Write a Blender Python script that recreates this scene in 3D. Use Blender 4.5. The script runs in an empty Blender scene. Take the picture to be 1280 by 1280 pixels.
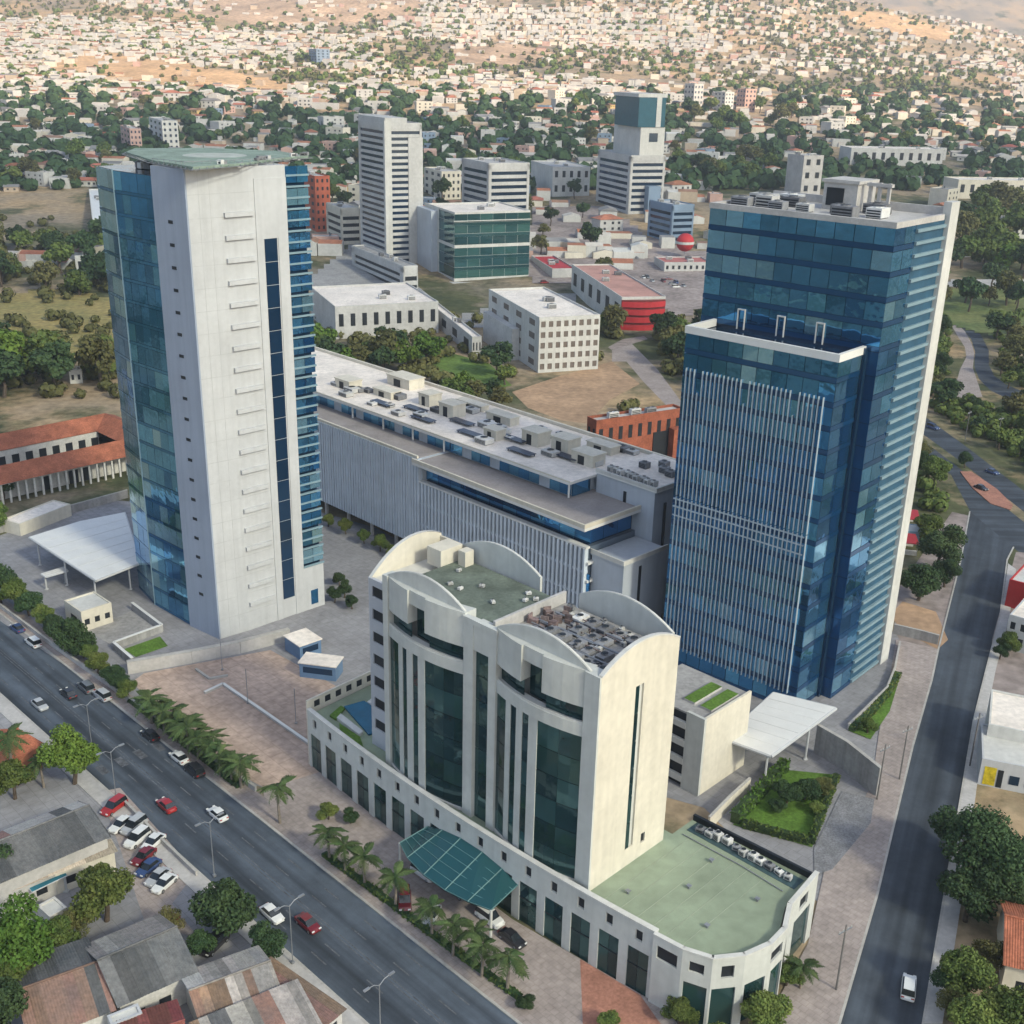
import bpy, math, random
import numpy as np
from mathutils import Matrix, Vector
random.seed(7); rng = np.random.default_rng(7)
SC = bpy.context.scene
COL = SC.collection

# ------------------------------------------------------------------ camera
CAM_H, FPX, PITCH, ROLL = 100.5, 1440.0, math.radians(21.2), math.radians(1.4)
_fw = np.array([0, math.cos(PITCH), -math.sin(PITCH)]); _u0 = np.array([0, math.sin(PITCH), math.cos(PITCH)]); _r0 = np.array([1.0, 0, 0])
_rt = _r0 * math.cos(ROLL) + _u0 * math.sin(ROLL); _up = _u0 * math.cos(ROLL) - _r0 * math.sin(ROLL)
cd = bpy.data.cameras.new('camera'); cam = bpy.data.objects.new('camera', cd); COL.objects.link(cam)
cd.sensor_width = 36; cd.lens = 36 * FPX / 1280; cd.clip_end = 40000; cd.clip_start = 1
m = Matrix.Identity(4)
for i in range(3):
    m[i][0], m[i][1], m[i][2] = _rt[i], _up[i], -_fw[i]
m[2][3] = CAM_H
cam.matrix_world = m
SC.camera = cam

# ------------------------------------------------------------------ light
SUN_AZ, SUN_EL = math.radians(133), math.radians(34)      # low warm sun behind the right shoulder
w = bpy.data.worlds.new('World'); SC.world = w; w.use_nodes = True
nt = w.node_tree; bg = nt.nodes['Background']
sky = nt.nodes.new('ShaderNodeTexSky'); sky.sky_type = 'NISHITA'; sky.sun_disc = False
sky.sun_elevation = SUN_EL; sky.sun_rotation = SUN_AZ; sky.dust_density = 1.2; sky.air_density = 1.0; sky.ozone_density = 1.2
nt.links.new(sky.outputs[0], bg.inputs[0]); bg.inputs[1].default_value = 0.13
sl = bpy.data.lights.new('sun', 'SUN'); sl.energy = 5.0; sl.angle = math.radians(7); sl.color = (1.0, 0.83, 0.61)
so = bpy.data.objects.new('sun', sl); COL.objects.link(so)
sd = Vector((math.sin(SUN_AZ) * math.cos(SUN_EL), math.cos(SUN_AZ) * math.cos(SUN_EL), math.sin(SUN_EL)))
so.rotation_euler = sd.to_track_quat('Z', 'Y').to_euler(); so.location = (80, -60, 300)
SC.view_settings.view_transform = 'Standard'; SC.view_settings.look = 'None'; SC.view_settings.gamma = 1
SC.view_settings.exposure = 0.76
SC.render.engine = 'CYCLES'
cy = SC.cycles; cy.use_denoising = True; cy.use_adaptive_sampling = True; cy.adaptive_threshold = .025; cy.max_bounces = 4; cy.diffuse_bounces = 2; cy.glossy_bounces = 2; cy.transmission_bounces = 1
cy.transparent_max_bounces = 4; cy.volume_bounces = 0; cy.caustics_reflective = False; cy.caustics_refractive = False

# a broad thin cloud added high behind the camera, out of view, to shade the near city; the hills beyond lie in the sun
_cn = np.random.default_rng(3)
def build_shade_cloud(cx, cy0, z, rx, ry, t1):
    n, k = 72, 14; V = []; F = []; ph = _cn.uniform(0, 6.28, 8)
    for side in (0, 1):
        for j in range(k + 1):
            for i in range(n):
                a = 2 * math.pi * i / n; lob = 1 + .07 * math.sin(3 * a + ph[0]) + .05 * math.sin(5 * a + ph[1]) + .04 * math.sin(9 * a + ph[2]) + .025 * math.sin(17 * a + ph[3])
                q = j / k; x, y = math.cos(a) * rx * lob * q, math.sin(a) * ry * lob * q; th = math.sqrt(max(0, 1 - q ** 4))
                bump = 26 * math.sin(x / 95 + ph[4]) * math.sin(y / 110 + ph[5]) + 16 * math.sin(x / 47 + y / 60 + ph[6])
                V.append((cx + x, cy0 + y, z + (th * (110 + bump * 1.6) if side else -th * (30 + bump * .4))))
    for side in (0, 1):
        b = side * (k + 1) * n
        for j in range(k):
            for i in range(n): F.append((b + j * n + i, b + j * n + (i + 1) % n, b + (j + 1) * n + (i + 1) % n, b + (j + 1) * n + i))
    me = bpy.data.meshes.new('shade_cloud'); me.from_pydata(V, [], F); me.update(); me.polygons.foreach_set('use_smooth', [True] * len(F))
    mt = bpy.data.materials.new('shade_cloud_filter'); mt.use_nodes = True; q = mt.node_tree; out = q.nodes['Material Output']; q.nodes.remove(q.nodes['Principled BSDF'])
    tr = q.nodes.new('ShaderNodeBsdfTransparent'); tr.inputs[0].default_value = (.90, .97, 1, 1); tl = q.nodes.new('ShaderNodeBsdfTranslucent'); tl.inputs[0].default_value = (.9, .9, .92, 1); mx = q.nodes.new('ShaderNodeMixShader'); mx.inputs[0].default_value = 1 - t1  # blue tint added to cool the sunlight let through
    q.links.new(tr.outputs[0], mx.inputs[1]); q.links.new(tl.outputs[0], mx.inputs[2]); q.links.new(mx.outputs[0], out.inputs[0]); me.materials.append(mt)
    o = bpy.data.objects.new('shade_cloud', me); COL.objects.link(o); o['kind'] = 'structure'
_k = 860 / math.tan(SUN_EL)
build_shade_cloud(-60 + _k * math.sin(SUN_AZ), 330 + _k * math.cos(SUN_AZ), 860, 1500, 1000, .66)

# ------------------------------------------------------------------ pixel -> place helpers
def ray(px, py):
    return _fw * FPX + _rt * (px - 640) - _up * (py - 640)
def G(px, py, z=0.0):
    d = ray(px, py); t = (z - CAM_H) / d[2]
    return (d[0] * t, d[1] * t)
def proj(x, y, z):
    d = np.array([x, y, z - CAM_H]); q = d @ _fw
    return (640 + FPX * (d @ _rt) / q, 640 - FPX * (d @ _up) / q)
def hat(x, y, py):
    lo, hi = -60, 600
    for _ in range(50):
        mm = (lo + hi) / 2
        if proj(x, y, mm)[1] > py: lo = mm
        else: hi = mm
    return lo
def axes(az):
    a = math.radians(az); return (math.sin(a), math.cos(a)), (-math.cos(a), math.sin(a))
def rz_of(az): return math.radians(90 - az)
def to_local(o, az, p):
    x, y = axes(az); d = (p[0] - o[0], p[1] - o[1])
    return (d[0] * x[0] + d[1] * x[1], d[0] * y[0] + d[1] * y[1])

# smooth value noise for the terrain
_perm = rng.random((64, 64)).tolist()
def vnoise(x, y):
    xi, yi = math.floor(x), math.floor(y); fx, fy = x - xi, y - yi
    fx = fx * fx * (3 - 2 * fx); fy = fy * fy * (3 - 2 * fy)
    g = lambda i, j: _perm[i % 64][j % 64]
    return (g(xi, yi) * (1 - fx) + g(xi + 1, yi) * fx) * (1 - fy) + (g(xi, yi + 1) * (1 - fx) + g(xi + 1, yi + 1) * fx) * fy
PY = [0, 520, 620, 800, 1000, 1350, 1700, 2100, 2600, 2900, 3400, 4200, 5200, 7000, 9000]
PZ = [0, 0, 5, 15.7, 27, 55, 87, 152, 248, 280, 200, 220, 440, 530, 500]
CT, CZ = [-1, .2, .25, .354, .444, .6, 1.5], [1.0, 1.0, .84, .70, .42, .3, .3]
def interp(v, X, Y):
    if v <= X[0]: return Y[0]
    for i in range(1, len(X)):
        if v <= X[i]: return Y[i - 1] + (Y[i] - Y[i - 1]) * (v - X[i - 1]) / (X[i] - X[i - 1])
    return Y[-1]
def tz(x, y):
    if y <= 520: return 0.0
    z = interp(y, PY, PZ)
    if y > 1200 and y < 5200:
        k = min(1, (y - 1200) / 1000) * (1 if y < 4000 else (5200 - y) / 1200)
        z = 55 + (z - 55) * (1 - k * (1 - interp(x / max(y, 1), CT, CZ)))
    if y > 520:
        a = min(1, (y - 520) / 900)
        z += a * (14 * (vnoise(x / 260 + 9, y / 260) - .5) + 26 * a * (vnoise(x / 620 + 3, y / 520 + 5) - .5) + 46 * max(0, min(1, (y - 1500) / 500)) * (vnoise(x / 330 + 30, y / 230 + 8) - .5))
        if y > 4300: z += (vnoise(x / 900, y / 900) - .5) * 180 * min(1, (y - 4300) / 900)
    return z
def GT(px, py):
    d = ray(px, py); d = (d / d[1]).tolist()
    if d[2] < -1e-6 and -CAM_H / d[2] <= 520: y = -CAM_H / d[2]; return (d[0] * y, y, 0.0)
    y = prev = 500.0
    while y < 9000:
        if CAM_H + d[2] * y < tz(d[0] * y, y):
            lo, hi = prev, y
            for _ in range(12):
                mm = (lo + hi) / 2
                if CAM_H + d[2] * mm < tz(d[0] * mm, mm): hi = mm
                else: lo = mm
            return (d[0] * hi, hi, tz(d[0] * hi, hi))
        prev = y; y *= 1.025
    return None

# ------------------------------------------------------------------ materials
MATS = {}
def mat(name, rgb, rough=0.8, var=0.15, scale=0.4, spec=0.3, metal=0.0, rnd=0.0, bump=0.0, bscale=2.0, rgb2=None, fine=0.0, coat=0.0, trans=0.0, streak=0.0, pav=None):
    if name in MATS: return MATS[name]
    mt = bpy.data.materials.new(name); mt.use_nodes = True; n = mt.node_tree; P = n.nodes['Principled BSDF']; L = n.links.new
    P.inputs['Roughness'].default_value = rough; P.inputs['Specular IOR Level'].default_value = spec; P.inputs['Metallic'].default_value = metal
    P.inputs['Coat Weight'].default_value = coat
    geo = n.nodes.new('ShaderNodeNewGeometry')
    nz = n.nodes.new('ShaderNodeTexNoise'); nz.inputs['Scale'].default_value = scale; nz.inputs['Detail'].default_value = 5; nz.inputs['Roughness'].default_value = .62
    L(geo.outputs['Position'], nz.inputs['Vector'])
    mr = n.nodes.new('ShaderNodeMapRange'); mr.inputs[1].default_value = .32; mr.inputs[2].default_value = .68
    L(nz.outputs['Fac'], mr.inputs[0])
    if rgb2 is None:
        c1 = [max(0, c * (1 - var)) for c in rgb]; c2 = [c * (1 + var) for c in rgb]
    else: c1, c2 = rgb, rgb2
    mx = n.nodes.new('ShaderNodeMix'); mx.data_type = 'RGBA'
    mx.inputs[6].default_value = (*c1, 1); mx.inputs[7].default_value = (*c2, 1); L(mr.outputs[0], mx.inputs[0])
    out = mx.outputs[2]
    if rnd or fine:
        hs = n.nodes.new('ShaderNodeHueSaturation'); L(out, hs.inputs['Color']); out = hs.outputs[0]
        val = None
        if rnd:
            oi = n.nodes.new('ShaderNodeObjectInfo'); m2 = n.nodes.new('ShaderNodeMapRange'); m2.inputs[3].default_value = 1 - rnd; m2.inputs[4].default_value = 1 + rnd
            L(oi.outputs['Random'], m2.inputs[0]); val = m2.outputs[0]
            m4 = n.nodes.new('ShaderNodeMapRange'); m4.inputs[3].default_value = .5 - rnd * .06; m4.inputs[4].default_value = .5 + rnd * .05
            wn = n.nodes.new('ShaderNodeTexWhiteNoise'); wn.noise_dimensions = '1D'; L(oi.outputs['Random'], wn.inputs['W']); L(wn.outputs['Value'], m4.inputs[0]); L(m4.outputs[0], hs.inputs['Hue'])
        if fine:
            n2 = n.nodes.new('ShaderNodeTexNoise'); n2.inputs['Scale'].default_value = scale * 9; n2.inputs['Detail'].default_value = 3; L(geo.outputs['Position'], n2.inputs['Vector'])
            m3 = n.nodes.new('ShaderNodeMapRange'); m3.inputs[1].default_value = .3; m3.inputs[2].default_value = .7; m3.inputs[3].default_value = 1 - fine; m3.inputs[4].default_value = 1 + fine; L(n2.outputs['Fac'], m3.inputs[0])
            if val is not None:
                mm = n.nodes.new('ShaderNodeMath'); mm.operation = 'MULTIPLY'; L(val, mm.inputs[0]); L(m3.outputs[0], mm.inputs[1]); val = mm.outputs[0]
            else: val = m3.outputs[0]
        if val is not None: L(val, hs.inputs['Value'])
    if streak:                                                            # rain streaks running down the wall
        mp = n.nodes.new('ShaderNodeMapping'); mp.inputs['Scale'].default_value = (1.1, 1.1, .045); L(geo.outputs['Position'], mp.inputs[0])
        n5 = n.nodes.new('ShaderNodeTexNoise'); n5.inputs['Scale'].default_value = 1.0; n5.inputs['Detail'].default_value = 4; L(mp.outputs[0], n5.inputs['Vector'])
        m5 = n.nodes.new('ShaderNodeMapRange'); m5.inputs[1].default_value = .42; m5.inputs[2].default_value = .66; m5.inputs[3].default_value = 1.0; m5.inputs[4].default_value = 1 - streak; L(n5.outputs['Fac'], m5.inputs[0])
        h5 = n.nodes.new('ShaderNodeHueSaturation'); L(out, h5.inputs['Color']); L(m5.outputs[0], h5.inputs['Value']); out = h5.outputs[0]
    if pav:                                                               # paving bays with darker joints
        mp = n.nodes.new('ShaderNodeMapping'); mp.inputs['Rotation'].default_value = (0, 0, math.radians(46)); L(geo.outputs['Position'], mp.inputs[0])
        bk = n.nodes.new('ShaderNodeTexBrick'); bk.inputs['Scale'].default_value = 1; bk.inputs['Brick Width'].default_value = pav[0]; bk.inputs['Row Height'].default_value = pav[1]; bk.inputs['Mortar Size'].default_value = pav[2]
        bk.inputs['Color1'].default_value = (1, 1, 1, 1); bk.inputs['Color2'].default_value = (.92, .92, .92, 1); bk.inputs['Mortar'].default_value = (.78, .77, .76, 1); L(mp.outputs[0], bk.inputs['Vector'])
        mm6 = n.nodes.new('ShaderNodeMix'); mm6.data_type = 'RGBA'; mm6.blend_type = 'MULTIPLY'; mm6.inputs[0].default_value = 1; L(out, mm6.inputs[6]); L(bk.outputs['Color'], mm6.inputs[7]); out = mm6.outputs[2]
    L(out, P.inputs['Base Color'])
    if bump:
        nb = n.nodes.new('ShaderNodeTexNoise'); nb.inputs['Scale'].default_value = bscale; L(geo.outputs['Position'], nb.inputs['Vector'])
        bp = n.nodes.new('ShaderNodeBump'); bp.inputs['Strength'].default_value = bump; bp.inputs['Distance'].default_value = .1
        L(nb.outputs['Fac'], bp.inputs['Height']); L(bp.outputs[0], P.inputs['Normal'])
    if trans:
        tr = n.nodes.new('ShaderNodeBsdfTranslucent'); L(out, tr.inputs[0]); ms = n.nodes.new('ShaderNodeMixShader'); ms.inputs[0].default_value = trans
        L(P.outputs[0], ms.inputs[1]); L(tr.outputs[0], ms.inputs[2]); L(ms.outputs[0], n.nodes['Material Output'].inputs[0])
    MATS[name] = mt
    return mt

def glass(name, rgb, metal=.75, rough=.05, rnd=.18, wav=.05):
    """coated facade glass: mostly a tinted mirror, each pane a little uneven"""
    if name in MATS: return MATS[name]
    mt = bpy.data.materials.new(name); mt.use_nodes = True; n = mt.node_tree; P = n.nodes['Principled BSDF']; L = n.links.new
    P.inputs['Metallic'].default_value = metal; P.inputs['Roughness'].default_value = rough; P.inputs['Specular IOR Level'].default_value = .9
    oi = n.nodes.new('ShaderNodeObjectInfo'); m2 = n.nodes.new('ShaderNodeMapRange'); m2.inputs[3].default_value = 1 - rnd; m2.inputs[4].default_value = 1 + rnd; L(oi.outputs['Random'], m2.inputs[0])
    hs = n.nodes.new('ShaderNodeHueSaturation'); hs.inputs['Color'].default_value = (*rgb, 1); L(m2.outputs[0], hs.inputs['Value']); L(hs.outputs[0], P.inputs['Base Color'])
    geo = n.nodes.new('ShaderNodeNewGeometry'); nb = n.nodes.new('ShaderNodeTexNoise'); nb.inputs['Scale'].default_value = .35; nb.inputs['Detail'].default_value = 2
    L(geo.outputs['Position'], nb.inputs['Vector']); bp = n.nodes.new('ShaderNodeBump'); bp.inputs['Strength'].default_value = 1; bp.inputs['Distance'].default_value = wav
    L(nb.outputs['Fac'], bp.inputs['Height']); L(bp.outputs[0], P.inputs['Normal'])
    MATS[name] = mt
    return mt

# ------------------------------------------------------------------ mesh builder
class MB:
    def __init__(s): s.v = []; s.f = []; s.m = []
    def face(s, pts, m=0):
        b = len(s.v); s.v += [tuple(map(float, p)) for p in pts]; s.f.append(tuple(range(b, b + len(pts)))); s.m.append(m); return s
    def box(s, x0, y0, z0, x1, y1, z1, m=0, mt=None):
        b = len(s.v); s.v += [(x0, y0, z0), (x1, y0, z0), (x1, y1, z0), (x0, y1, z0), (x0, y0, z1), (x1, y0, z1), (x1, y1, z1), (x0, y1, z1)]
        for k, q in enumerate(((3, 2, 1, 0), (4, 5, 6, 7), (0, 1, 5, 4), (1, 2, 6, 5), (2, 3, 7, 6), (3, 0, 4, 7))):
            s.f.append(tuple(b + i for i in q)); s.m.append(mt if (mt is not None and k == 1) else m)
        return s
    def prism(s, poly, z0, z1, m=0, mt=None, bottom=False):
        if sum(poly[i][0] * poly[(i + 1) % len(poly)][1] - poly[(i + 1) % len(poly)][0] * poly[i][1] for i in range(len(poly))) < 0: poly = poly[::-1]
        n = len(poly); b = len(s.v); s.v += [(p[0], p[1], z0) for p in poly] + [(p[0], p[1], z1) for p in poly]
        for i in range(n): j = (i + 1) % n; s.f.append((b + i, b + j, b + n + j, b + n + i)); s.m.append(m)
        s.f.append(tuple(b + n + i for i in range(n))); s.m.append(m if mt is None else mt)
        if bottom: s.f.append(tuple(b + i for i in range(n))[::-1]); s.m.append(m)
        return s
    def sheet(s, poly, z, m=0):
        if sum(poly[i][0] * poly[(i + 1) % len(poly)][1] - poly[(i + 1) % len(poly)][0] * poly[i][1] for i in range(len(poly))) < 0: poly = poly[::-1]
        return s.face([(p[0], p[1], z) for p in poly], m)
    def tube(s, pts, r, n=6, m=0, r2=None):
        r2 = r if r2 is None else r2; b = len(s.v); K = len(pts)
        for k, p in enumerate(pts):
            p = Vector(p); d = (Vector(pts[min(k + 1, K - 1)]) - Vector(pts[max(k - 1, 0)])).normalized()
            a = d.orthogonal().normalized(); c = d.cross(a); rr = r + (r2 - r) * k / max(1, K - 1)
            for i in range(n):
                t = 2 * math.pi * i / n; s.v.append(tuple(p + a * math.cos(t) * rr + c * math.sin(t) * rr))
        for k in range(K - 1):
            for i in range(n):
                j = (i + 1) % n; s.f.append((b + k * n + i, b + k * n + j, b + (k + 1) * n + j, b + (k + 1) * n + i)); s.m.append(m)
        s.f.append(tuple(b + (K - 1) * n + i for i in range(n))); s.m.append(m)
        return s
    def wall(s, x0, x1, z0, z1, y0, y1, holes, m=0):
        """upright wall along x with real openings (xa, xb, za, zb)"""
        xs = sorted({x0, x1, *[h[0] for h in holes], *[h[1] for h in holes]}); zs = sorted({z0, z1, *[h[2] for h in holes], *[h[3] for h in holes]})
        for a, b in zip(zs, zs[1:]):
            run = None
            for c, d in zip(xs, xs[1:]):
                cx, cz = (c + d) / 2, (a + b) / 2
                solid = not any(h[0] < cx < h[1] and h[2] < cz < h[3] for h in holes)
                if solid: run = (run[0], d) if run else (c, d)
                if (not solid) and run: s.box(run[0], y0, a, run[1], y1, b, m); run = None
            if run: s.box(run[0], y0, a, run[1], y1, b, m)
        return s
    def map(s, fn): s.v = [tuple(fn(*p)) for p in s.v]; return s
    def mesh(s, name, mats):
        me = bpy.data.meshes.new(name); me.from_pydata(s.v, [], s.f)
        for mm in (mats if isinstance(mats, (list, tuple)) else [mats]): me.materials.append(mm)
        if len(me.materials) > 1: me.polygons.foreach_set('material_index', s.m)
        me.update(); return me
    def obj(s, name, mats, parent=None, loc=(0, 0, 0), rz=0.0, smooth=False):
        me = s.mesh(name, mats)
        if smooth: me.polygons.foreach_set('use_smooth', [True] * len(me.polygons))
        return link(name, me, parent, loc, rz)
def link(name, me, parent=None, loc=(0, 0, 0), rz=0.0, rot=None, scale=None):
    o = bpy.data.objects.new(name, me); COL.objects.link(o); o.location = loc; o.rotation_euler = rot if rot else (0, 0, rz)
    if scale: o.scale = scale
    if parent: o.parent = parent
    return o
def tag(o, label=None, cat=None, group=None, kind=None):
    if label: o['label'] = label
    if cat: o['category'] = cat
    if group: o['group'] = group
    if kind: o['kind'] = kind
    return o
def thing(name, label, cat, loc=(0, 0, 0), rz=0.0, group=None):
    o = bpy.data.objects.new(name, None); COL.objects.link(o); o.location = loc; o.rotation_euler = (0, 0, rz); o.empty_display_size = .5
    return tag(o, label, cat, group)
def structure(name, mb, mats, parent=None):
    o = mb.obj(name, mats, parent)
    if not parent: tag(o, kind='structure')
    return o
def copy_tree(o, loc, rz=0.0, label=None, scale=None, parent=None):
    c = o.copy(); COL.objects.link(c); c.parent = parent
    if parent is None:
        c.location = loc; c.rotation_euler = (0, 0, rz)
        if scale: c.scale = (scale,) * 3 if isinstance(scale, (int, float)) else scale
        if label: c['label'] = label
    for ch in o.children: copy_tree(ch, None, parent=c)
    return c
CUBE = {}
def unit_box(mt):
    """a shared 1x1x1 box (x centred, y 0..1, z 0..1)"""
    if mt.name not in CUBE: CUBE[mt.name] = MB().box(-.5, 0, 0, .5, 1, 1).mesh('piece', mt)
    return CUBE[mt.name]
def piece(name, mt, parent, x, y, z, sx, sy, sz, rz=0.0, rx=0.0):
    return link(name, unit_box(mt), parent, (x, y, z), rot=(rx, 0, rz), scale=(sx, sy, sz))
def local_poly(o, az, pxs, z=0.0):
    return [to_local(o, az, G(*p, z)) for p in pxs]

# palette
WHITE = mat('white_paint', (.50, .505, .51), .6, .07, .12, fine=.03, streak=.07)
OFFWHITE = mat('offwhite_render', (.58, .57, .535), .75, .10, .12, fine=.05, streak=.08)
CREAM = mat('cream_render', (.64, .59, .49), .75, .08, .12, fine=.05, streak=.07)
HOTELW = mat('hotel_white_render', (.55, .555, .52), .7, .09, .10, fine=.05, streak=.08)
CONC = mat('concrete', (.33, .32, .31), .85, .18, .2, fine=.10, streak=.2)
CONC_L = mat('light_concrete', (.46, .44, .42), .85, .15, .2, fine=.08)
GREYW = mat('grey_cladding', (.46, .50, .555), .5, .08, .15, streak=.07)
DARK = mat('dark_void', (.018, .022, .028), .5, .2)
METAL = mat('grey_metal', (.30, .31, .33), .45, .15, .5, metal=.5)
ACW = mat('plant_unit_white', (.55, .54, .52), .6, .12, 1.5, rnd=.2)
ACG = mat('plant_unit_grey', (.22, .22, .23), .6, .2, 1.5, rnd=.3)
STEEL_W = mat('white_steel', (.70, .69, .66), .4, .05, .3)
# ================================================================== GROUND, ROADS, PAVEMENTS
def terrain_mat():
    mt = bpy.data.materials.new('dry_terrain'); mt.use_nodes = True; n = mt.node_tree; P = n.nodes['Principled BSDF']; L = n.links.new
    P.inputs['Roughness'].default_value = .95; P.inputs['Specular IOR Level'].default_value = .1
    geo = n.nodes.new('ShaderNodeNewGeometry')
    def noise(s, d=6, r=.6):
        q = n.nodes.new('ShaderNodeTexNoise'); q.inputs['Scale'].default_value = s; q.inputs['Detail'].default_value = d; q.inputs['Roughness'].default_value = r
        L(geo.outputs['Position'], q.inputs['Vector']); return q.outputs['Fac']
    def ramp(fac, stops):
        r = n.nodes.new('ShaderNodeValToRGB'); e = r.color_ramp.elements
        while len(e) < len(stops): e.new(.5)
        for k, (p, c) in enumerate(stops): e[k].position = p; e[k].color = (*c, 1)
        L(fac, r.inputs[0]); return r.outputs[0]
    soil = ramp(noise(.008), [(.34, (.19, .165, .13)), (.48, (.30, .24, .17)), (.62, (.43, .30, .17)), (.74, (.29, .25, .20))])
    veg = ramp(noise(.03), [(.3, (.045, .06, .03)), (.7, (.13, .13, .065))])
    sx = n.nodes.new('ShaderNodeSeparateXYZ'); L(geo.outputs['Position'], sx.inputs[0]); dry = n.nodes.new('ShaderNodeMapRange'); dry.inputs[1].default_value = 1100; dry.inputs[2].default_value = 1700; dry.inputs[3].default_value = 0; dry.inputs[4].default_value = -.07; L(sx.outputs['Y'], dry.inputs[0])
    ad = n.nodes.new('ShaderNodeMath'); ad.operation = 'ADD'; L(noise(.013, 8, .68), ad.inputs[0]); L(dry.outputs[0], ad.inputs[1])
    f = n.nodes.new('ShaderNodeMapRange'); f.inputs[1].default_value = .47; f.inputs[2].default_value = .56; L(ad.outputs[0], f.inputs[0])
    mx = n.nodes.new('ShaderNodeMix'); mx.data_type = 'RGBA'; L(f.outputs[0], mx.inputs[0]); L(soil, mx.inputs[6]); L(veg, mx.inputs[7])
    f2 = n.nodes.new('ShaderNodeMapRange'); f2.inputs[1].default_value = .3; f2.inputs[2].default_value = .7; f2.inputs[3].default_value = .7; f2.inputs[4].default_value = 1.3; L(noise(.3, 4), f2.inputs[0])
    hs = n.nodes.new('ShaderNodeHueSaturation'); L(mx.outputs[2], hs.inputs['Color']); L(f2.outputs[0], hs.inputs['Value']); L(hs.outputs[0], P.inputs['Base Color'])
    return mt
rows = [-150, 0, 200, 400, 520] + list(np.linspace(560, 3400, 110)) + list(np.linspace(3600, 9000, 40))
ts = np.linspace(-1.05, 1.05, 121)
mb = MB(); nC = len(ts)
for y in rows:
    for t in ts:
        x = t * (max(y, 0) + 250); mb.v.append((x, y, tz(x, y)))
for r in range(len(rows) - 1):
    for k in range(nC - 1):
        a = r * nC + k; mb.f.append((a, a + 1, a + 1 + nC, a + nC)); mb.m.append(0)
terrain = structure('terrain', mb, terrain_mat())
terrain.data.polygons.foreach_set('use_smooth', [True] * len(terrain.data.polygons))

def asphalt(name, rgb, streak):
    mt = bpy.data.materials.new(name); mt.use_nodes = True; n = mt.node_tree; P = n.nodes['Principled BSDF']; L = n.links.new
    P.inputs['Roughness'].default_value = .85; P.inputs['Specular IOR Level'].default_value = .25
    tc = n.nodes.new('ShaderNodeTexCoord'); mp = n.nodes.new('ShaderNodeMapping'); mp.inputs['Scale'].default_value = (.012, .42, 1); L(tc.outputs['Object'], mp.inputs[0])
    a = n.nodes.new('ShaderNodeTexNoise'); a.inputs['Scale'].default_value = 1; a.inputs['Detail'].default_value = 4; L(mp.outputs[0], a.inputs['Vector'])
    b = n.nodes.new('ShaderNodeTexNoise'); b.inputs['Scale'].default_value = .16; b.inputs['Detail'].default_value = 6; b.inputs['Roughness'].default_value = .7; L(tc.outputs['Object'], b.inputs['Vector'])
    r = n.nodes.new('ShaderNodeMapRange'); r.inputs[1].default_value = .36; r.inputs[2].default_value = .66; r.inputs[3].default_value = .72; r.inputs[4].default_value = streak; L(a.outputs['Fac'], r.inputs[0])
    r2 = n.nodes.new('ShaderNodeMapRange'); r2.inputs[1].default_value = .3; r2.inputs[2].default_value = .7; r2.inputs[3].default_value = .75; r2.inputs[4].default_value = 1.3; L(b.outputs['Fac'], r2.inputs[0])
    mu = n.nodes.new('ShaderNodeMath'); mu.operation = 'MULTIPLY'; L(r.outputs[0], mu.inputs[0]); L(r2.outputs[0], mu.inputs[1])
    hs = n.nodes.new('ShaderNodeHueSaturation'); hs.inputs['Color'].default_value = (*rgb, 1); L(mu.outputs[0], hs.inputs['Value']); L(hs.outputs[0], P.inputs['Base Color'])
    MATS[name] = mt; return mt
ASPH = asphalt('asphalt_boulevard', (.046, .056, .070), 2.0)
ASPH2 = asphalt('asphalt_street', (.048, .057, .070), 1.5)
PAVE_PINK = mat('pinkish_paving', (.36, .305, .28), .9, .16, .12, fine=.15, pav=(.9, .9, .04))
PAVE_BRICK = mat('red_brick_paving', (.36, .17, .12), .9, .2, .3, fine=.2)
PAVE_GREY = mat('lilac_grey_paving', (.28, .275, .285), .9, .16, .09, fine=.12, pav=(1.8, 1.8, .05))
PAVE_COB = mat('grey_cobble', (.20, .20, .21), .9, .22, .5, fine=.3)
LOT = mat('worn_brick_lot', (.46, .345, .28), .95, .2, .1, fine=.2, pav=(2.4, 2.4, .07))
DIRT = mat('orange_dirt', (.40, .26, .16), .95, .25, .06, fine=.2)
DIRT2 = mat('grey_dirt', (.29, .24, .22), .95, .3, .05, fine=.25)
DRYG = mat('dry_grass', (.22, .20, .07), .95, .35, .05, fine=.3, rgb2=(.36, .27, .10))
LAWN = mat('lawn', (.09, .17, .025), .95, .25, .3, fine=.3)
GREENF = mat('green_field', (.09, .13, .04), .95, .3, .05, fine=.3, rgb2=(.19, .20, .07))
PAINT = mat('worn_road_paint', (.10, .105, .115), .8, .5, .8, fine=.3)
KERB = mat('pale_kerb', (.42, .40, .37), .9, .15, .4, fine=.1)

# --- the boulevard, laid out between its two straight kerbs
def lerp(a, b, t): return (a[0] + (b[0] - a[0]) * t, a[1] + (b[1] - a[1]) * t)
bf0, bf1 = G(0, 768), G(643, 1277)
baz = math.degrees(math.atan2(bf1[0] - bf0[0], bf1[1] - bf0[1]))      # direction of the boulevard, towards the viewer
n0, n1 = to_local(bf0, baz, G(0, 865)), to_local(bf0, baz, G(459, 1280))
BW = -(n0[1] + n1[1]) / 2                                             # carriageway width
BL = to_local(bf0, baz, bf1)[0]
def B(x, y): ax, ay = axes(baz); return (bf0[0] + ax[0] * x + ay[0] * y, bf0[1] + ax[1] * x + ay[1] * y)
brz = rz_of(baz)
road = thing('boulevard', None, None, (*bf0, 0), brz); tag(road, kind='structure')
MB().box(-170, -BW, -.3, BL + 90, 0, .02).obj('carriageway', ASPH, road)
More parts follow.
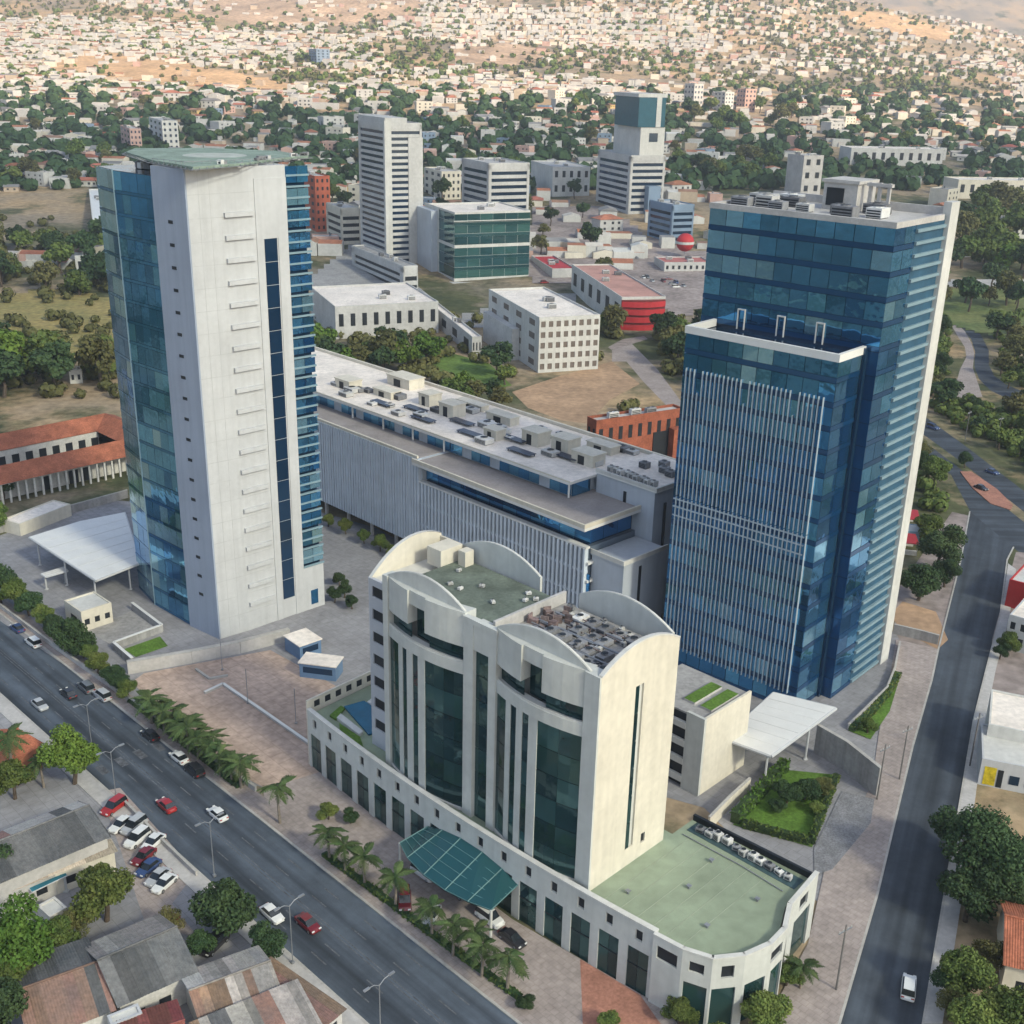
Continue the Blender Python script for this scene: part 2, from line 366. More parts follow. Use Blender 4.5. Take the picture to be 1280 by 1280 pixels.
dash = MB().box(0, -.09, .021, 3, .09, .026).mesh('lane_dash', PAINT)
for k in (1 / 6, 2 / 6, 4 / 6, 5 / 6):
    for i in range(-14, 26):
        link('lane_dash', dash, road, (i * 8.2, -BW * k, 0))
for s in (-.22, .22): MB().box(-170, -BW / 2 + s - .07, .021, BL + 90, -BW / 2 + s + .07, .026).obj('centre_line', PAINT, road)
for k in range(7): MB().box(60.5, -BW + 1.2 + k * 3.1, .021, 63.3, -BW + 2.4 + k * 3.1, .026).obj('crossing_bar', PAINT, road)
kerbf = MB().box(-170, 0.003, -.2, BL + 90, .35, .16).obj('kerb', KERB, road)
kerbn = MB().box(-170, -BW - .35, -.2, BL + 90, -BW - .003, .16).obj('kerb', KERB, road)
walk_far = structure('pavement_far', MB().prism([B(-170, .353), B(-170, 3.4), B(BL + 90, 3.4), B(BL + 90, .353)], -.1, .15), PAVE_PINK)
walk_near = structure('pavement_near', MB().prism([B(-170, -BW - .353), B(-170, -BW - 2.6), B(BL + 90, -BW - 2.6), B(BL + 90, -BW - .353)], -.1, .15), CONC_L)
PXP = lambda pts, z=0: [G(*p, z) for p in pts]
def area(name, pts, z, m): return structure(name, MB().sheet(PXP(pts), z), m)

def inside(px, py, poly):
    c = False
    for i in range(len(poly)):
        (x1, y1), (x2, y2) = poly[i], poly[i - 1]
        if (y1 > py) != (y2 > py) and px < (x2 - x1) * (py - y1) / (y2 - y1) + x1: c = not c
    return c
def drape(name, pts, m, dz=.25, nx=44, ny=18):
    """a patch of ground laid over rising terrain"""
    xa, xb = min(p[0] for p in pts), max(p[0] for p in pts); ya, yb = min(p[1] for p in pts), max(p[1] for p in pts); mb = MB(); idx = {}
    for j in range(ny):
        for i in range(nx):
            cx, cy1 = xa + (xb - xa) * (i + .5) / nx, ya + (yb - ya) * (j + .5) / ny
            if not inside(cx + random.uniform(-2, 2), cy1, pts): continue
            q = []
            for a, b in ((i, j), (i, j + 1), (i + 1, j + 1), (i + 1, j)):
                if (a, b) not in idx: g = GT(xa + (xb - xa) * a / nx, ya + (yb - ya) * b / ny); idx[(a, b)] = len(mb.v); mb.v.append((g[0], g[1], g[2] + dz))
                q.append(idx[(a, b)])
            mb.f.append(tuple(q)); mb.m.append(0)
    return structure(name, mb, m)

# --- the street on the right and the divided road it meets
st_l = [(1040, 1330), (1051, 1280), (1098, 1119), (1142, 934), (1166, 850), (1174, 812), (1202, 700), (1213, 640), (1189, 594), (1150, 560)]
st_r = [(1145, 1330), (1152, 1280), (1179, 1119), (1216, 900), (1232, 836), (1249, 770), (1258, 700), (1266, 684), (1330, 735)]
mb = MB(); L_, R_ = PXP(st_l[:8]), PXP(st_r[:8])
for i in range(7): mb.face([(*L_[i], .018), (*R_[i], .018), (*R_[i + 1], .018), (*L_[i + 1], .018)])
saz = math.degrees(math.atan2(L_[6][0] - L_[0][0], L_[6][1] - L_[0][1])); so_ = L_[0]
mb.map(lambda x, y, z: (*to_local(so_, saz, (x, y)), z)); street = mb.obj('street', ASPH2, None, (*so_, 0), rz_of(saz)); tag(street, kind='structure')
mb = MB()
for A_, B_ in ((L_, 1), (R_, -1)):
    for i in range(7):
        p, q = Vector(A_[i]), Vector(A_[i + 1]); d = (q - p).normalized(); nrm = Vector((-d.y, d.x)) * (.3 * B_)
        mb.prism([tuple(p), tuple(q), tuple(q + nrm), tuple(p + nrm)], -.1, .16)
mb.map(lambda x, y, z: (*to_local(so_, saz, (x, y)), z)); mb.obj('kerb', KERB, street)
nd = PXP([(1213, 640), (1266, 684), (1340, 742), (1340, 700), (1264, 640), (1200, 586), (1150, 548), (1110, 520), (1110, 535), (1150, 563), (1189, 594)])
structure('near_carriageway', MB().sheet(nd, .024), ASPH2)
fd = PXP([(1110, 497), (1155, 520), (1210, 560), (1280, 614), (1350, 665), (1350, 690), (1280, 640), (1205, 580), (1150, 540), (1110, 515)])
structure('far_carriageway', MB().sheet(fd, .030), ASPH2)
structure('median', MB().prism(PXP([(1200, 590), (1214, 590), (1246, 612), (1266, 632), (1263, 638), (1238, 630), (1215, 610)]), 0, .2), PAVE_BRICK)
cv_l = [(1195, 400), (1203, 410), (1214, 424), (1219, 440), (1218, 458), (1224, 474), (1238, 488), (1262, 500), (1320, 520)]
cv_r = [(1203, 397), (1214, 405), (1227, 420), (1236, 438), (1236, 456), (1243, 470), (1256, 480), (1280, 490), (1330, 505)]
mb = MB(); L_, R_ = PXP(cv_l), PXP(cv_r)
for i in range(len(L_) - 1): mb.face([(*L_[i], .02), (*R_[i], .02), (*R_[i + 1], .02), (*L_[i + 1], .02)])
structure('curved_lane', mb, ASPH2)
mb = MB(); S_ = PXP([(1190, 408), (1197, 420), (1206, 434), (1208, 446), (1200, 462), (1196, 476), (1190, 500)]); T_ = PXP([(1196, 404), (1206, 414), (1214, 428), (1218, 442), (1216, 460), (1222, 478), (1228, 496)])
for i in range(len(S_) - 1): mb.face([(*S_[i], .03), (*T_[i], .03), (*T_[i + 1], .03), (*S_[i + 1], .03)])
structure('roadside_path', mb, PAVE_PINK)
drape('far_road', [(1130, 352), (1380, 350), (1380, 357), (1130, 359)], CONC_L, .35, 30, 3)
area('dirt_road', [(765, 438), (790, 430), (822, 462), (850, 500), (880, 520), (870, 535), (838, 512), (805, 478), (783, 452), (765, 452)], .03, PAVE_PINK)
area('dirt_spur', [(765, 438), (790, 430), (810, 424), (805, 420), (778, 424), (760, 434)], .034, DIRT2)

# --- open ground between the buildings
area('tower_forecourt', [(-60, 690), (130, 625), (400, 640), (470, 665), (560, 720), (600, 860), (420, 880), (330, 985), (250, 960), (100, 845), (-60, 735)], .05, PAVE_GREY)
area('right_forecourt', [(640, 800), (800, 790), (1120, 790), (1135, 830), (1100, 950), (1085, 1080), (1030, 1130), (980, 1110), (880, 1010), (700, 960)], .05, PAVE_GREY)
area('worn_brick_lot', [(165, 853), (180, 842), (338, 813), (420, 858), (455, 905), (400, 968), (330, 985), (265, 950), (215, 905)], .075, LOT)
area('hotel_forecourt', [(330, 988), (400, 966), (455, 1010), (640, 1150), (820, 1255), (900, 1330), (690, 1330), (643, 1268), (425, 1098), (330, 1024)], .165, PAVE_PINK)
area('hotel_brick_apron', [(725, 1200), (800, 1245), (860, 1330), (730, 1330), (728, 1270)], .17, PAVE_BRICK)
rp = PXP([(1120, 800), (1172, 812), (1164, 850), (1140, 934), (1096, 1119), (1049, 1280), (1030, 1330), (930, 1330), (1010, 1180), (1030, 1090), (1062, 1035), (1090, 980), (1098, 920), (1110, 860)])
structure('pavement_street', MB().prism(rp, -.1, .15), PAVE_PINK)
area('cobbled_drive', [(1017, 1062), (1052, 990), (1093, 1000), (1088, 1030), (1040, 1088), (1018, 1095)], .158, PAVE_COB)
mb = MB()
Lr = PXP([(1154, 1280), (1181, 1119), (1218, 900), (1234, 836), (1251, 770), (1260, 705)]); Rr = PXP([(1178, 1280), (1203, 1119), (1232, 900), (1245, 836), (1262, 770), (1270, 712)])
for i in range(5): mb.prism([Lr[i], Rr[i], Rr[i + 1], Lr[i + 1]], -.1, .15)
structure('pavement_shops', mb, CONC_L)
area('shop_yard', [(1230, 980), (1240, 800), (1270, 690), (1400, 700), (1420, 990)], .03, DIRT2)
area('orange_bank', [(1112, 770), (1128, 752), (1170, 765), (1185, 800), (1172, 812), (1130, 790)], .06, DIRT)
area('orange_verge', [(1118, 800), (1120, 740), (1190, 640), (1212, 645), (1200, 702), (1172, 812)], .04, DIRT2)
area('bare_field', [(640, 490), (700, 470), (765, 452), (800, 480), (762, 500), (735, 530), (700, 525), (660, 510)], .03, DIRT)
drape('dry_field', [(-40, 372), (60, 362), (140, 372), (160, 440), (60, 455), (-60, 448)], DRYG)
drape('green_field', [(1150, 361), (1400, 361), (1400, 415), (1240, 420), (1150, 398)], GREENF)
drape('car_park_slope', [(660, 350), (664, 262), (700, 250), (770, 268), (815, 300), (892, 320), (893, 385), (845, 395), (760, 362)], DIRT2)
area('neighbour_lot', [(-30, 880), (0, 868), (240, 1088), (455, 1282), (455, 1340), (-120, 1340), (-120, 900)], .04, PAVE_GREY)
area('neighbour_paving', [(125, 990), (150, 985), (245, 1090), (215, 1130), (250, 1175), (180, 1150), (150, 1060)], .046, PAVE_PINK)
area('atrium_court', [(380, 700), (400, 640), (470, 660), (570, 715), (480, 800), (390, 780)], .056, PAVE_GREY)

drape('mall_yard', [(390, 345), (445, 300), (520, 372), (560, 398), (660, 372), (720, 365), (715, 400), (600, 410), (520, 400), (390, 378)], CONC, .2)

area('grass_patch', [(498, 432), (560, 440), (612, 455), (640, 482), (600, 490), (540, 466), (505, 448)], .035, mat('bright_grass', (.12, .19, .04), .95, .3, .1, fine=.3))
EXC = [[(625, 505), (640, 480), (700, 462), (765, 448), (805, 478), (770, 520), (735, 560), (690, 560)], [(750, 430), (790, 420), (830, 462), (860, 505), (880, 545), (850, 545), (800, 490), (765, 460)], [(530, 455), (612, 455), (640, 500), (590, 505)], [(1185, 392), (1240, 392), (1258, 478), (1340, 500), (1340, 528), (1230, 505), (1188, 505)], [(1100, 488), (1160, 508), (1350, 640), (1350, 765), (1205, 655), (1100, 548)]]
# ================================================================== MAIN BUILDINGS
GL_BLUE = [glass('blue_glass', (.10, .34, .60), .88), glass('blue_glass_deep', (.045, .21, .46), .88), glass('blue_glass_pale', (.24, .50, .70), .8, .10)]
GL_SPAN = glass('blue_spandrel', (.012, .085, .22), .6, .15, .12)
GL_TEAL = [glass('teal_glass', (.13, .40, .64), .88), glass('teal_glass_deep', (.055, .25, .50), .88), glass('teal_glass_pale', (.30, .54, .66), .8, .12)]
GL_GREEN = [glass('green_glass', (.045, .12, .125), .6), glass('green_glass_deep', (.022, .07, .08), .6)]
GL_EMER = [glass('emerald_glass', (.07, .20, .19), .6), glass('emerald_glass_deep', (.04, .13, .14), .6)]
NAVY = glass('navy_glass', (.012, .045, .10), .5, .1)
FIN = mat('pale_fin', (.42, .50, .56), .5, .08, .3)
LOUV = mat('pale_louver', (.20, .29, .335), .6, .08, .3)
LOUV_BACK = mat('louver_backing', (.03, .09, .15), .6, .2, .3)
ROOFG = mat('sage_roof', (.26, .31, .22), .85, .2, .07, fine=.08)
ROOFG2 = mat('stained_green_roof', (.13, .155, .125), .85, .3, .25, fine=.15)
ROOFL = mat('pale_roof_screed', (.78, .70, .62), .85, .14, .12, fine=.12)
HELI = mat('helipad_green', (.22, .28, .23), .85, .25, .25, fine=.15)

def plant_unit(parent, x, y, z, sx, sy, sz, m, rz=0.0):
    """a rooftop machine: casing with a plinth, louvred side and a fan hood"""
    mb = MB().box(-sx / 2, -sy / 2, .12, sx / 2, sy / 2, sz, 0)
    mb.box(-sx / 2 + .1, -sy / 2 + .1, 0, sx / 2 - .1, sy / 2 - .1, .12, 1)
    for k in range(3): mb.box(-sx / 2 + .15, -sy / 2 - .03, .25 + k * (sz - .4) / 3, sx / 2 - .15, -sy / 2, .25 + (k + .55) * (sz - .4) / 3, 1)
    r = min(sx, sy) * .34
    for cx in ([-sx / 4, sx / 4] if sx > 2 * sy * .9 else [0]):
        mb.prism([(cx + r * math.cos(i * math.pi / 4), r * math.sin(i * math.pi / 4)) for i in range(8)], sz, sz + .18, 0, 1)
    return mb.obj('plant_unit', [m, DARK], parent, (x, y, z), rz)

# ------------------------------------------------------------------ the blue glass tower by the street
RO, RA = (31.4, 195.4), 131.8
rt = thing('glass_office_tower', 'tall dark blue glass office tower with pale vertical fins and a stepped terrace', 'tower', (*RO, 0), rz_of(RA))
RW, RD, RH, LH, LD = 32.4, 20.5, 79.7, 61.4, 8.5
LX0, LX1 = 2.8, RW - 2.2                                              # the stepped block is narrower than the tower behind it
core = MB().box(.25, .25, 0, RW - .25, RD - .2, RH - .4, 0).box(LX0 + .25, -LD + .25, 0, LX1 - .25, .25, LH - 1.3, 0)
core.obj('core', NAVY, rt)
FH = RH / 21
jit = lambda a: random.uniform(-a, a)
def tone(ms, x, y):
    v = vnoise(x + 5, y + 11) + random.uniform(-.12, .12); return ms[2] if v > .80 else ms[0] if v > .45 else ms[1]
for f in range(21):
    z = f * FH
    faces = []
    if z >= LH - 2.0: faces.append((0.0, 0, RW, 10))
    elif z < LH - 3: faces.append((-LD, LX0, LX1, 10))
    for y, xa, xb, n in faces:
        for k in range(n):
            g = tone(GL_BLUE, k * .35 + y, f * .8)
            piece('pane', g, rt, xa + (k + .5) * (xb - xa) / n, y, z + .85, (xb - xa) / n - .10, .12, FH - .95, rz=jit(.012), rx=jit(.014))
        MB().box(xa, y - .03, z, xb, y + .2, z + .8).obj('spandrel', GL_SPAN, rt)
        if y < -1: MB().box(0, -.02, z, LX0, .2, z + FH - .1).obj('return_glazing', GL_BLUE[1], rt); MB().box(LX1, -.02, z, RW, .2, z + FH - .1).obj('return_glazing', GL_SPAN, rt)
    # right-hand side: lower block flank (1 pane deep pair) and the tower flank
    if z < LH - 3:
        for k in range(2):
            g = tone(GL_BLUE, k * .5 + 30, f * .6)
            piece('pane', g, rt, LX1 - .02, -LD + .1 + (k + .5) * 4.1, z + .85, 4.0, .12, FH - .95, rz=math.pi / 2 + jit(.014), rx=0)
        MB().box(LX1 - .2, -LD, z, LX1 + .04, -.03, z + .8).obj('spandrel', GL_SPAN, rt)
    for k in range(2):
        g = tone(GL_BLUE, k * .5 + 40, f * .6)
        piece('pane', g, rt, RW - .02, (k + .5) * 3.55, z + .85, 3.45, .12, FH - .95, rz=math.pi / 2 + jit(.014))
    MB().box(RW - .2, 0, z, RW + .04, 7.1, z + .8).obj('spandrel', GL_SPAN, rt)
    MB().box(-.06, .3, z, .2, RD - .4, z + FH - .1).obj('side_glazing', GL_BLUE[1], rt)
    if z < LH - 3: MB().box(LX0 - .06, -LD + .1, z, LX0 + .2, -.05, z + FH - .1).obj('side_glazing', GL_BLUE[1], rt)
# louvred flank and tall pier
MB().box(RW - .3, 7.2, 0, RW - .05, 17.6, RH + .3).obj('louver_backing', LOUV_BACK, rt)
for k in range(42):
    piece('louver', LOUV, rt, RW - .05, 12.4, k * RH / 42 + .35, 10.4, -.4, .5, rz=math.pi / 2)
MB().box(RW - .6, 17.6, 0, RW + .7, RD + .3, 82.0).obj('pier', OFFWHITE, rt)
MB().box(-.2, RD - .19, 0, RW - .6, RD + .3, RH + 1.2).obj('rear_wall', CONC_L, rt)
# vertical fins on the stepped block: two tiers with a break of pale string courses
for lo, hi, x0, x1 in ((32.0, 54.5, 3.6, 28.6), (3.2, 31.8, 3.6, 28.6)):
    n = 32
    for k in range(n):
        a = 3.8 if (hi > 50 and k % 11 == 3) else 0
        piece('fin', FIN, rt, x0 + (x1 - x0) * k / (n - 1), -LD - .02, lo, .10, -.36, hi - lo - a)
for z in (28.2, 29.8, 31.2): MB().box(3.0, -LD - .22, z, 28.2, -LD - .04, z + .22).obj('string_course', FIN, rt)
# stepped terrace: parapet, back glazing frames
mb = MB(); mb.box(LX0 - .15, -LD - .15, LH - 1.2, LX1 + .15, -LD + .45, LH, 0); mb.box(LX0 - .15, -LD + .45, LH - 1.2, LX0 + .45, -.1, LH, 0); mb.box(LX1 - .45, -LD + .45, LH - 1.2, LX1 + .15, -.1, LH, 0)
mb.obj('parapet', STEEL_W, rt)
MB().box(LX0 + .45, -LD + .45, LH - 1.75, LX1 - .45, .2, LH - 1.5).obj('terrace', CONC, rt)
for x in (7.2, 14.6, 21.6): MB().box(x, -.35, LH - 1, x + .16, -.1, LH + 2.2).box(x + 1.3, -.35, LH - 1, x + 1.46, -.1, LH + 2.2).box(x, -.35, LH + 2.2, x + 1.46, -.1, LH + 2.4).obj('door_frame', STEEL_W, rt)
MB().box(LX1 + .05, -.9, 0, LX1 + .5, -.03, LH - .2).obj('recess', NAVY, rt)
# roof
mb = MB(); mb.box(-.1, -.12, RH - .4, RW + .1, .6, RH + .5); mb.box(-.1, .6, RH - .4, .6, RD - .2, RH + .5); mb.box(RW - .6, .6, RH - .4, RW + .1, 17.0, RH + .5)
mb.obj('roof_parapet', CONC_L, rt)
MB().box(.6, .6, RH - .4, RW - .6, RD - .2, RH - .1).obj('roof', CONC_L, rt)
for x, y, sx, sy, sz in ((3, 5, 3.2, 2.2, 1.5), (6.5, 7, 3.0, 2.6, 1.9), (10, 4.5, 2.6, 2.0, 1.4), (3.5, 11, 4.0, 3.0, 1.7), (9, 11, 3.4, 2.2, 1.6), (14, 6, 2.4, 1.8, 1.3), (22, 4, 3.6, 2.4, 1.8), (25.5, 8, 2.6, 3.0, 1.6), (19, 8, 2.2, 2.2, 1.5), (23, 13, 3.8, 2.6, 1.6), (6, 16, 3.6, 2.4, 1.5)):
    plant_unit(rt, x, y, RH - .1, sx, sy, sz, ACW if random.random() < .7 else ACG)
mb = MB(); mb.box(13.5, 12.5, RH - .1, 19.5, 19, RH + 4.2, 0); mb.box(13.2, 12.2, RH + 4.2, 19.8, 19.3, RH + 4.7, 0); mb.box(14.2, 12.3, RH + .6, 17.2, 12.5, RH + 3.4, 1)
for x in (20.6, 22.2, 23.8): mb.box(x, 14, RH - .1, x + .5, 14.5, RH + 4.6, 0)
mb.box(20.3, 13.8, RH + 4.0, 24.6, 14.7, RH + 4.5, 0)
mb.obj('lift_house', [CONC_L, DARK], rt)

# ------------------------------------------------------------------ the white and glass tower by the boulevard
LO = (-53.4, 190.3)
lt = thing('helipad_tower', 'tall white and glass office tower with a green helipad on its roof', 'tower', (*LO, 0))
rel = lambda p: (p[0] - LO[0], p[1] - LO[1])
pD, pC, pB, pA = (0, 0), (axes(-53)[0][0] * 8.5, axes(-53)[0][1] * 8.5), rel(G(194, 756)), rel(G(174, 735))
e1 = axes(46.9)[0]
pD1 = rel(G(312, 788.0)); pE = (e1[0] * 18.4, e1[1] * 18.4); pF = (pE[0] + e1[0] * 4.6, pE[1] + e1[1] * 4.6)
pK1, pK2 = (pF[0] - 13, pF[1] + 15), (pA[0] + 14, pA[1] + 15)
TH, GH = 83.9, 82.2
def seg_frame(p, q):
    d = (q[0] - p[0], q[1] - p[1]); l = math.hypot(*d); return l, math.atan2(d[1], d[0])
MB().prism([pC, pD, pD1, pE, (pE[0] - 9, pE[1] + 10), (pC[0] + 8, pC[1] + 10)], 0, TH, 0).obj('white_core', WHITE, lt)
def inset(p, q, k): return (p[0] + (q[0] - p[0]) * k, p[1] + (q[1] - p[1]) * k)
ctr = (-7, 17)
MB().prism([inset(p, ctr, .03) for p in (pA, pB, pC, (pC[0] + 8, pC[1] + 10), pE, pF, pK1, pK2)], 0, GH, 0).obj('core', NAVY, lt)
NF = 22; fh = GH / NF
def curtain(p, q, n, mats_, z0, z1, parent, w):
    l, a = seg_frame(p, q); nf = round((z1 - z0) / fh)
    for f in range(nf):
        z = z0 + f * fh
        for k in range(n):
            t = (k + .5) / n; g = tone(mats_, k * .5 + n * 7, f * .45)
            piece('pane', g, parent, p[0] + (q[0] - p[0]) * t, p[1] + (q[1] - p[1]) * t, z + .55, l / n - .06, .15, fh - .62, rz=a + jit(.012), rx=jit(.012))
        o = MB().box(0, -.04, z, l, .15, z + .5).obj('spandrel', GL_TEAL[1], parent, (p[0], p[1], 0), a)
curtain(pA, pB, 3, GL_TEAL[1:] + [GL_BLUE[1]], 0, GH, lt, .05)
curtain(pB, pC, 5, GL_TEAL, 0, GH, lt, .14)
l, a = seg_frame(pE, pF)
for f in range(20):
    z = 9 + f * fh
    for k in range(2): piece('pane', GL_TEAL[random.choice((0, 0, 1, 2))], lt, pE[0] + e1[0] * 4.6 * (k + .5) / 2, pE[1] + e1[1] * 4.6 * (k + .5) / 2, z + .9, 2.2, .15, fh - 1.0, rz=a + jit(.006))
    for dz in (.1, 1.95): MB().box(0, -.2, z + dz, 4.7, .15, z + dz + .32).obj('ledge', LOUV, lt, (pE[0], pE[1], 0), a)
MB().box(0, -.1, 0, 4.5, .3, 9).obj('base_wall', WHITE, lt, (pE[0], pE[1], 0), a)
MB().box(1.4, -.16, 1, 3.0, -.1, 4).obj('base_window', GL_TEAL[1], lt, (pE[0], pE[1], 0), a)
mb = MB().box(-.12, -.12, 0, .12, .12, GH + .2); mb.obj('corner_mullion', LOUV, lt, (pB[0], pB[1], 0))
# slit windows down the shaded white strip
l, a = seg_frame(pC, pD)
MB().box(-.1, -.35, 0, l + .02, -.003, TH).obj('shaded_wall', mat('shade_blue_white', (.31, .355, .44), .5, .06, .1, streak=.08), lt, (pC[0], pC[1], 0), a)  # white strip: its bluish shade is put into the wall colour
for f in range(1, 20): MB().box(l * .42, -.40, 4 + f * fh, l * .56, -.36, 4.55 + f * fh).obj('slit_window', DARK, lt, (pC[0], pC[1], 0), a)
# ribs and slot window on the bright face
l2, a2 = seg_frame(pD1, pE)
for f in range(20): MB().wall(l2 * .0 + .3, l2 * .46, 5 + f * fh, 5.75 + f * fh, -.5, .0, []).obj('rib', WHITE, lt, (pD1[0], pD1[1], 0), a2)
MB().box(l2 * .50, -.14, 0, l2 * .60, .05, TH - 2).box(l2 * .84, -.14, 0, l2 * 1.0, .05, TH - 2).box(l2 * .60, -.14, TH - 12, l2 * .84, .05, TH - 2).obj('white_pilaster', WHITE, lt, (pD1[0], pD1[1], 0), a2)
for f in range(17): MB().box(l2 * .62, -.06, 4 + f * 4.0, l2 * .82, .02, 7.9 + f * 4.0).obj('slot_pane', NAVY, lt, (pD1[0], pD1[1], 0), a2)
JOINT = mat('panel_joint', (.41, .415, .42), .8)
for f in range(1, 22):                                                    # panel joints on the bright face
    l3, a3 = seg_frame(pD, pD1); MB().box(.05, -.012, f * 3.8, l3 - .02, .0, f * 3.8 + .07).obj('panel_joint', JOINT, lt, (pD[0], pD[1], 0), a3)
    MB().box(.02, -.012, f * 3.8, l2 * .5, .0, f * 3.8 + .07).obj('panel_joint', JOINT, lt, (pD1[0], pD1[1], 0), a2)
for k in (.33, .66): MB().box(l3 * k, -.012, .5, l3 * k + .06, 0, TH - .5).obj('panel_joint', JOINT, lt, (pD[0], pD[1], 0), a3)
# roof: steel ring and helipad deck
cx, cy_ = -1.5, 15.5
deck = [rel(G(*q, 84.6)) for q in ((241, 208.5), (300, 204), (364, 196))] + [(15.5, 24.0), (8.0, 34.0), (-6.0, 37.0), (-18.0, 32.0)] + [rel(G(*q, 84.6)) for q in ((158, 190), (190, 200))]
dcx, dcy = sum(p[0] for p in deck) / 9, sum(p[1] for p in deck) / 9; cx, cy_ = dcx, dcy
shr = lambda k: [(dcx + (p[0] - dcx) * k, dcy + (p[1] - dcy) * k) for p in deck]
MB().prism(deck, 84.2, 84.6, 0, bottom=True).obj('helipad_deck', HELI, lt)
MB().prism([(dcx + 5.5 * math.cos(i * .314), dcy + 5.5 * math.sin(i * .314)) for i in range(20)], 84.6, 84.615, 0).obj('helipad_mark', mat('faded_deck_paint', (.40, .42, .38), .8, .2, .5), lt)
MB().prism([(dcx + 1 + (p[0] - dcx) * .5, dcy + 5 + (p[1] - dcy) * .5) for p in deck], 81.5, 84.1, 0).obj('plant_room', CONC_L, lt)
for i, p in enumerate(shr(.93)): MB().tube([(shr(.80)[i][0], shr(.80)[i][1], 83.6), (p[0], p[1], 84.1)], .14, 5).obj('deck_bracket', METAL, lt)
ring = shr(1.05)
for i in range(9):
    p, q = ring[i], ring[(i + 1) % 9]; l_ = math.hypot(q[0] - p[0], q[1] - p[1]); mb = MB(); mb.tube([(*p, 84.2), (*q, 84.2)], .07, 4)
    for k in range(int(l_ / 1.6)): t_ = k * 1.6 / l_; a_, b_ = deck[i], deck[(i + 1) % 9]; mb.tube([(a_[0] + (b_[0] - a_[0]) * t_, a_[1] + (b_[1] - a_[1]) * t_, 84.4), (p[0] + (q[0] - p[0]) * t_, p[1] + (q[1] - p[1]) * t_, 84.2)], .06, 4)
    mb.obj('safety_net_frame', METAL, lt)
for i in range(22):
    t_ = random.random() * 3; k = int(t_); p, q = deck[k], deck[k + 1]; t_ -= k; MB().box(-.5, -.3, 0, .5, .3, random.uniform(.4, .9)).box(-.3, -.35, .1, .3, -.3, .35, 1).obj('edge_equipment', [ACG if i % 3 else ACW, DARK], lt, (p[0] + (q[0] - p[0]) * t_ - .3, p[1] + (q[1] - p[1]) * t_ + .9, 83.9 if i % 2 else 84.6), jit(1))
for i in range(14):
    t = i / 14 * math.pi * 2; plant_unit(lt, pB[0] + 6 + 3 * math.cos(t), pB[1] + 6 + 3 * math.sin(t), 82.2, 1.5, 1.1, 1.1, ACW if i % 2 else ACG, t)
for (p, q) in ((pC, pD), (pD1, pE), (pD, pD1)):
    l, a = seg_frame(p, q); mb = MB(); mb.box(0, .1, TH + 1.05, l, .16, TH + 1.12)
    for k in range(int(l / 1.5) + 1): mb.box(k * 1.5, .1, TH, k * 1.5 + .06, .16, TH + 1.05)
    mb.obj('railing', METAL, lt, (p[0], p[1], 0), a)

# ------------------------------------------------------------------ the curved cream hotel
HO, HA = (-16.3, 137.4), 134.1
ht = thing('hotel', 'cream hotel with bowed green glass bays, arched parapets and a curved podium', 'hotel', (*HO, 0), rz_of(HA))
yf = lambda x: -2.2 + .0015 * (x - 15) ** 2
PZ_ = 9.8
bend = lambda x, y, z: (x, y + yf(x), z)
x0, nb, bwid = -18.5, 16, 4.12
for k in range(nb):
    xa = x0 + k * bwid
    pb_ = MB().wall(xa, xa + bwid, 0, PZ_, 0, .55, [(xa + .62, xa + bwid - .62, .0, 6.1), (xa + 1.5, xa + 2.5, 7.4, 8.9)]).map(bend).obj('podium_bay', HOTELW, ht)
    for j in range(2): MB().box(xa + .62 + j * 1.44, .16, 0, xa + .62 + (j + 1) * 1.44 - .06, .24, 6.1).map(bend).obj('pane', GL_GREEN[(k + j) % 2], pb_)
    MB().box(xa + .62, .08, 3.6, xa + bwid - .62, .15, 3.72).map(bend).obj('transom', DARK, pb_)
    MB().box(xa + 1.5, .28, 7.4, xa + 2.5, .36, 8.9).map(bend).obj('window', DARK, pb_)
    MB().box(xa, -.10, PZ_ + .003, xa + bwid, .62, PZ_ + .2).map(bend).obj('coping', OFFWHITE, pb_)
xe = x0 + nb * bwid                                                    # 47.4
# podium body, rounded prow at the street end
prow = [(xe, -1.0), (51.2, -.6), (54.4, .6), (56.6, 3.6), (57.6, 7.2), (57.4, 10.6), (55.6, 14.6), (54.8, 22.0)]
body = [(x0 + .3, yf(x0) + .6)] + [(x, yf(x) + .56) for x in np.linspace(x0 + 3, xe - 1, 14)] + [(xe - .3, .2), (51.0, .1), (54.0, 1.2), (55.9, 3.9), (56.9, 7.3), (56.7, 10.4), (54.9, 14.4), (54.1, 21.3), (37.2, 20.4), (37.2, 16), (-1, 16), (-19, 13.6)]
MB().prism(body, 0, PZ_ - .75, 0, 1).obj('podium_roof', [HOTELW, ROOFG], ht)
def panel(p, q, z0, z1, holes, name, th=.45, m=HOTELW):
    l, a = seg_frame(p, q); MB().wall(0, l, z0, z1, 0, th, [(h[0] * l, h[1] * l, h[2], h[3]) for h in holes]).obj(name, m, ht, (p[0], p[1], 0), a)
    for h in holes: MB().box(h[0] * l, th * .55, h[2], h[1] * l, th * .75, h[3]).obj('pane', GL_GREEN[0] if h[2] < 3 else DARK, ht, (p[0], p[1], 0), a)
hol = [[(.15, .85, 6.8, 8.6)], [(.1, .9, .0, 5.6), (.25, .75, 7.2, 8.6)], [(.05, .8, 0, 5.6), (.3, .7, 7.0, 8.7)], [(.1, .9, 0, 5.6)], [(.2, .95, 0, 5.6), (.1, .85, 6.9, 8.4)], [(.1, .9, 0, 5.6)], [(.2, .8, 0, 6.2), (.35, .65, 7.1, 8.8)]]
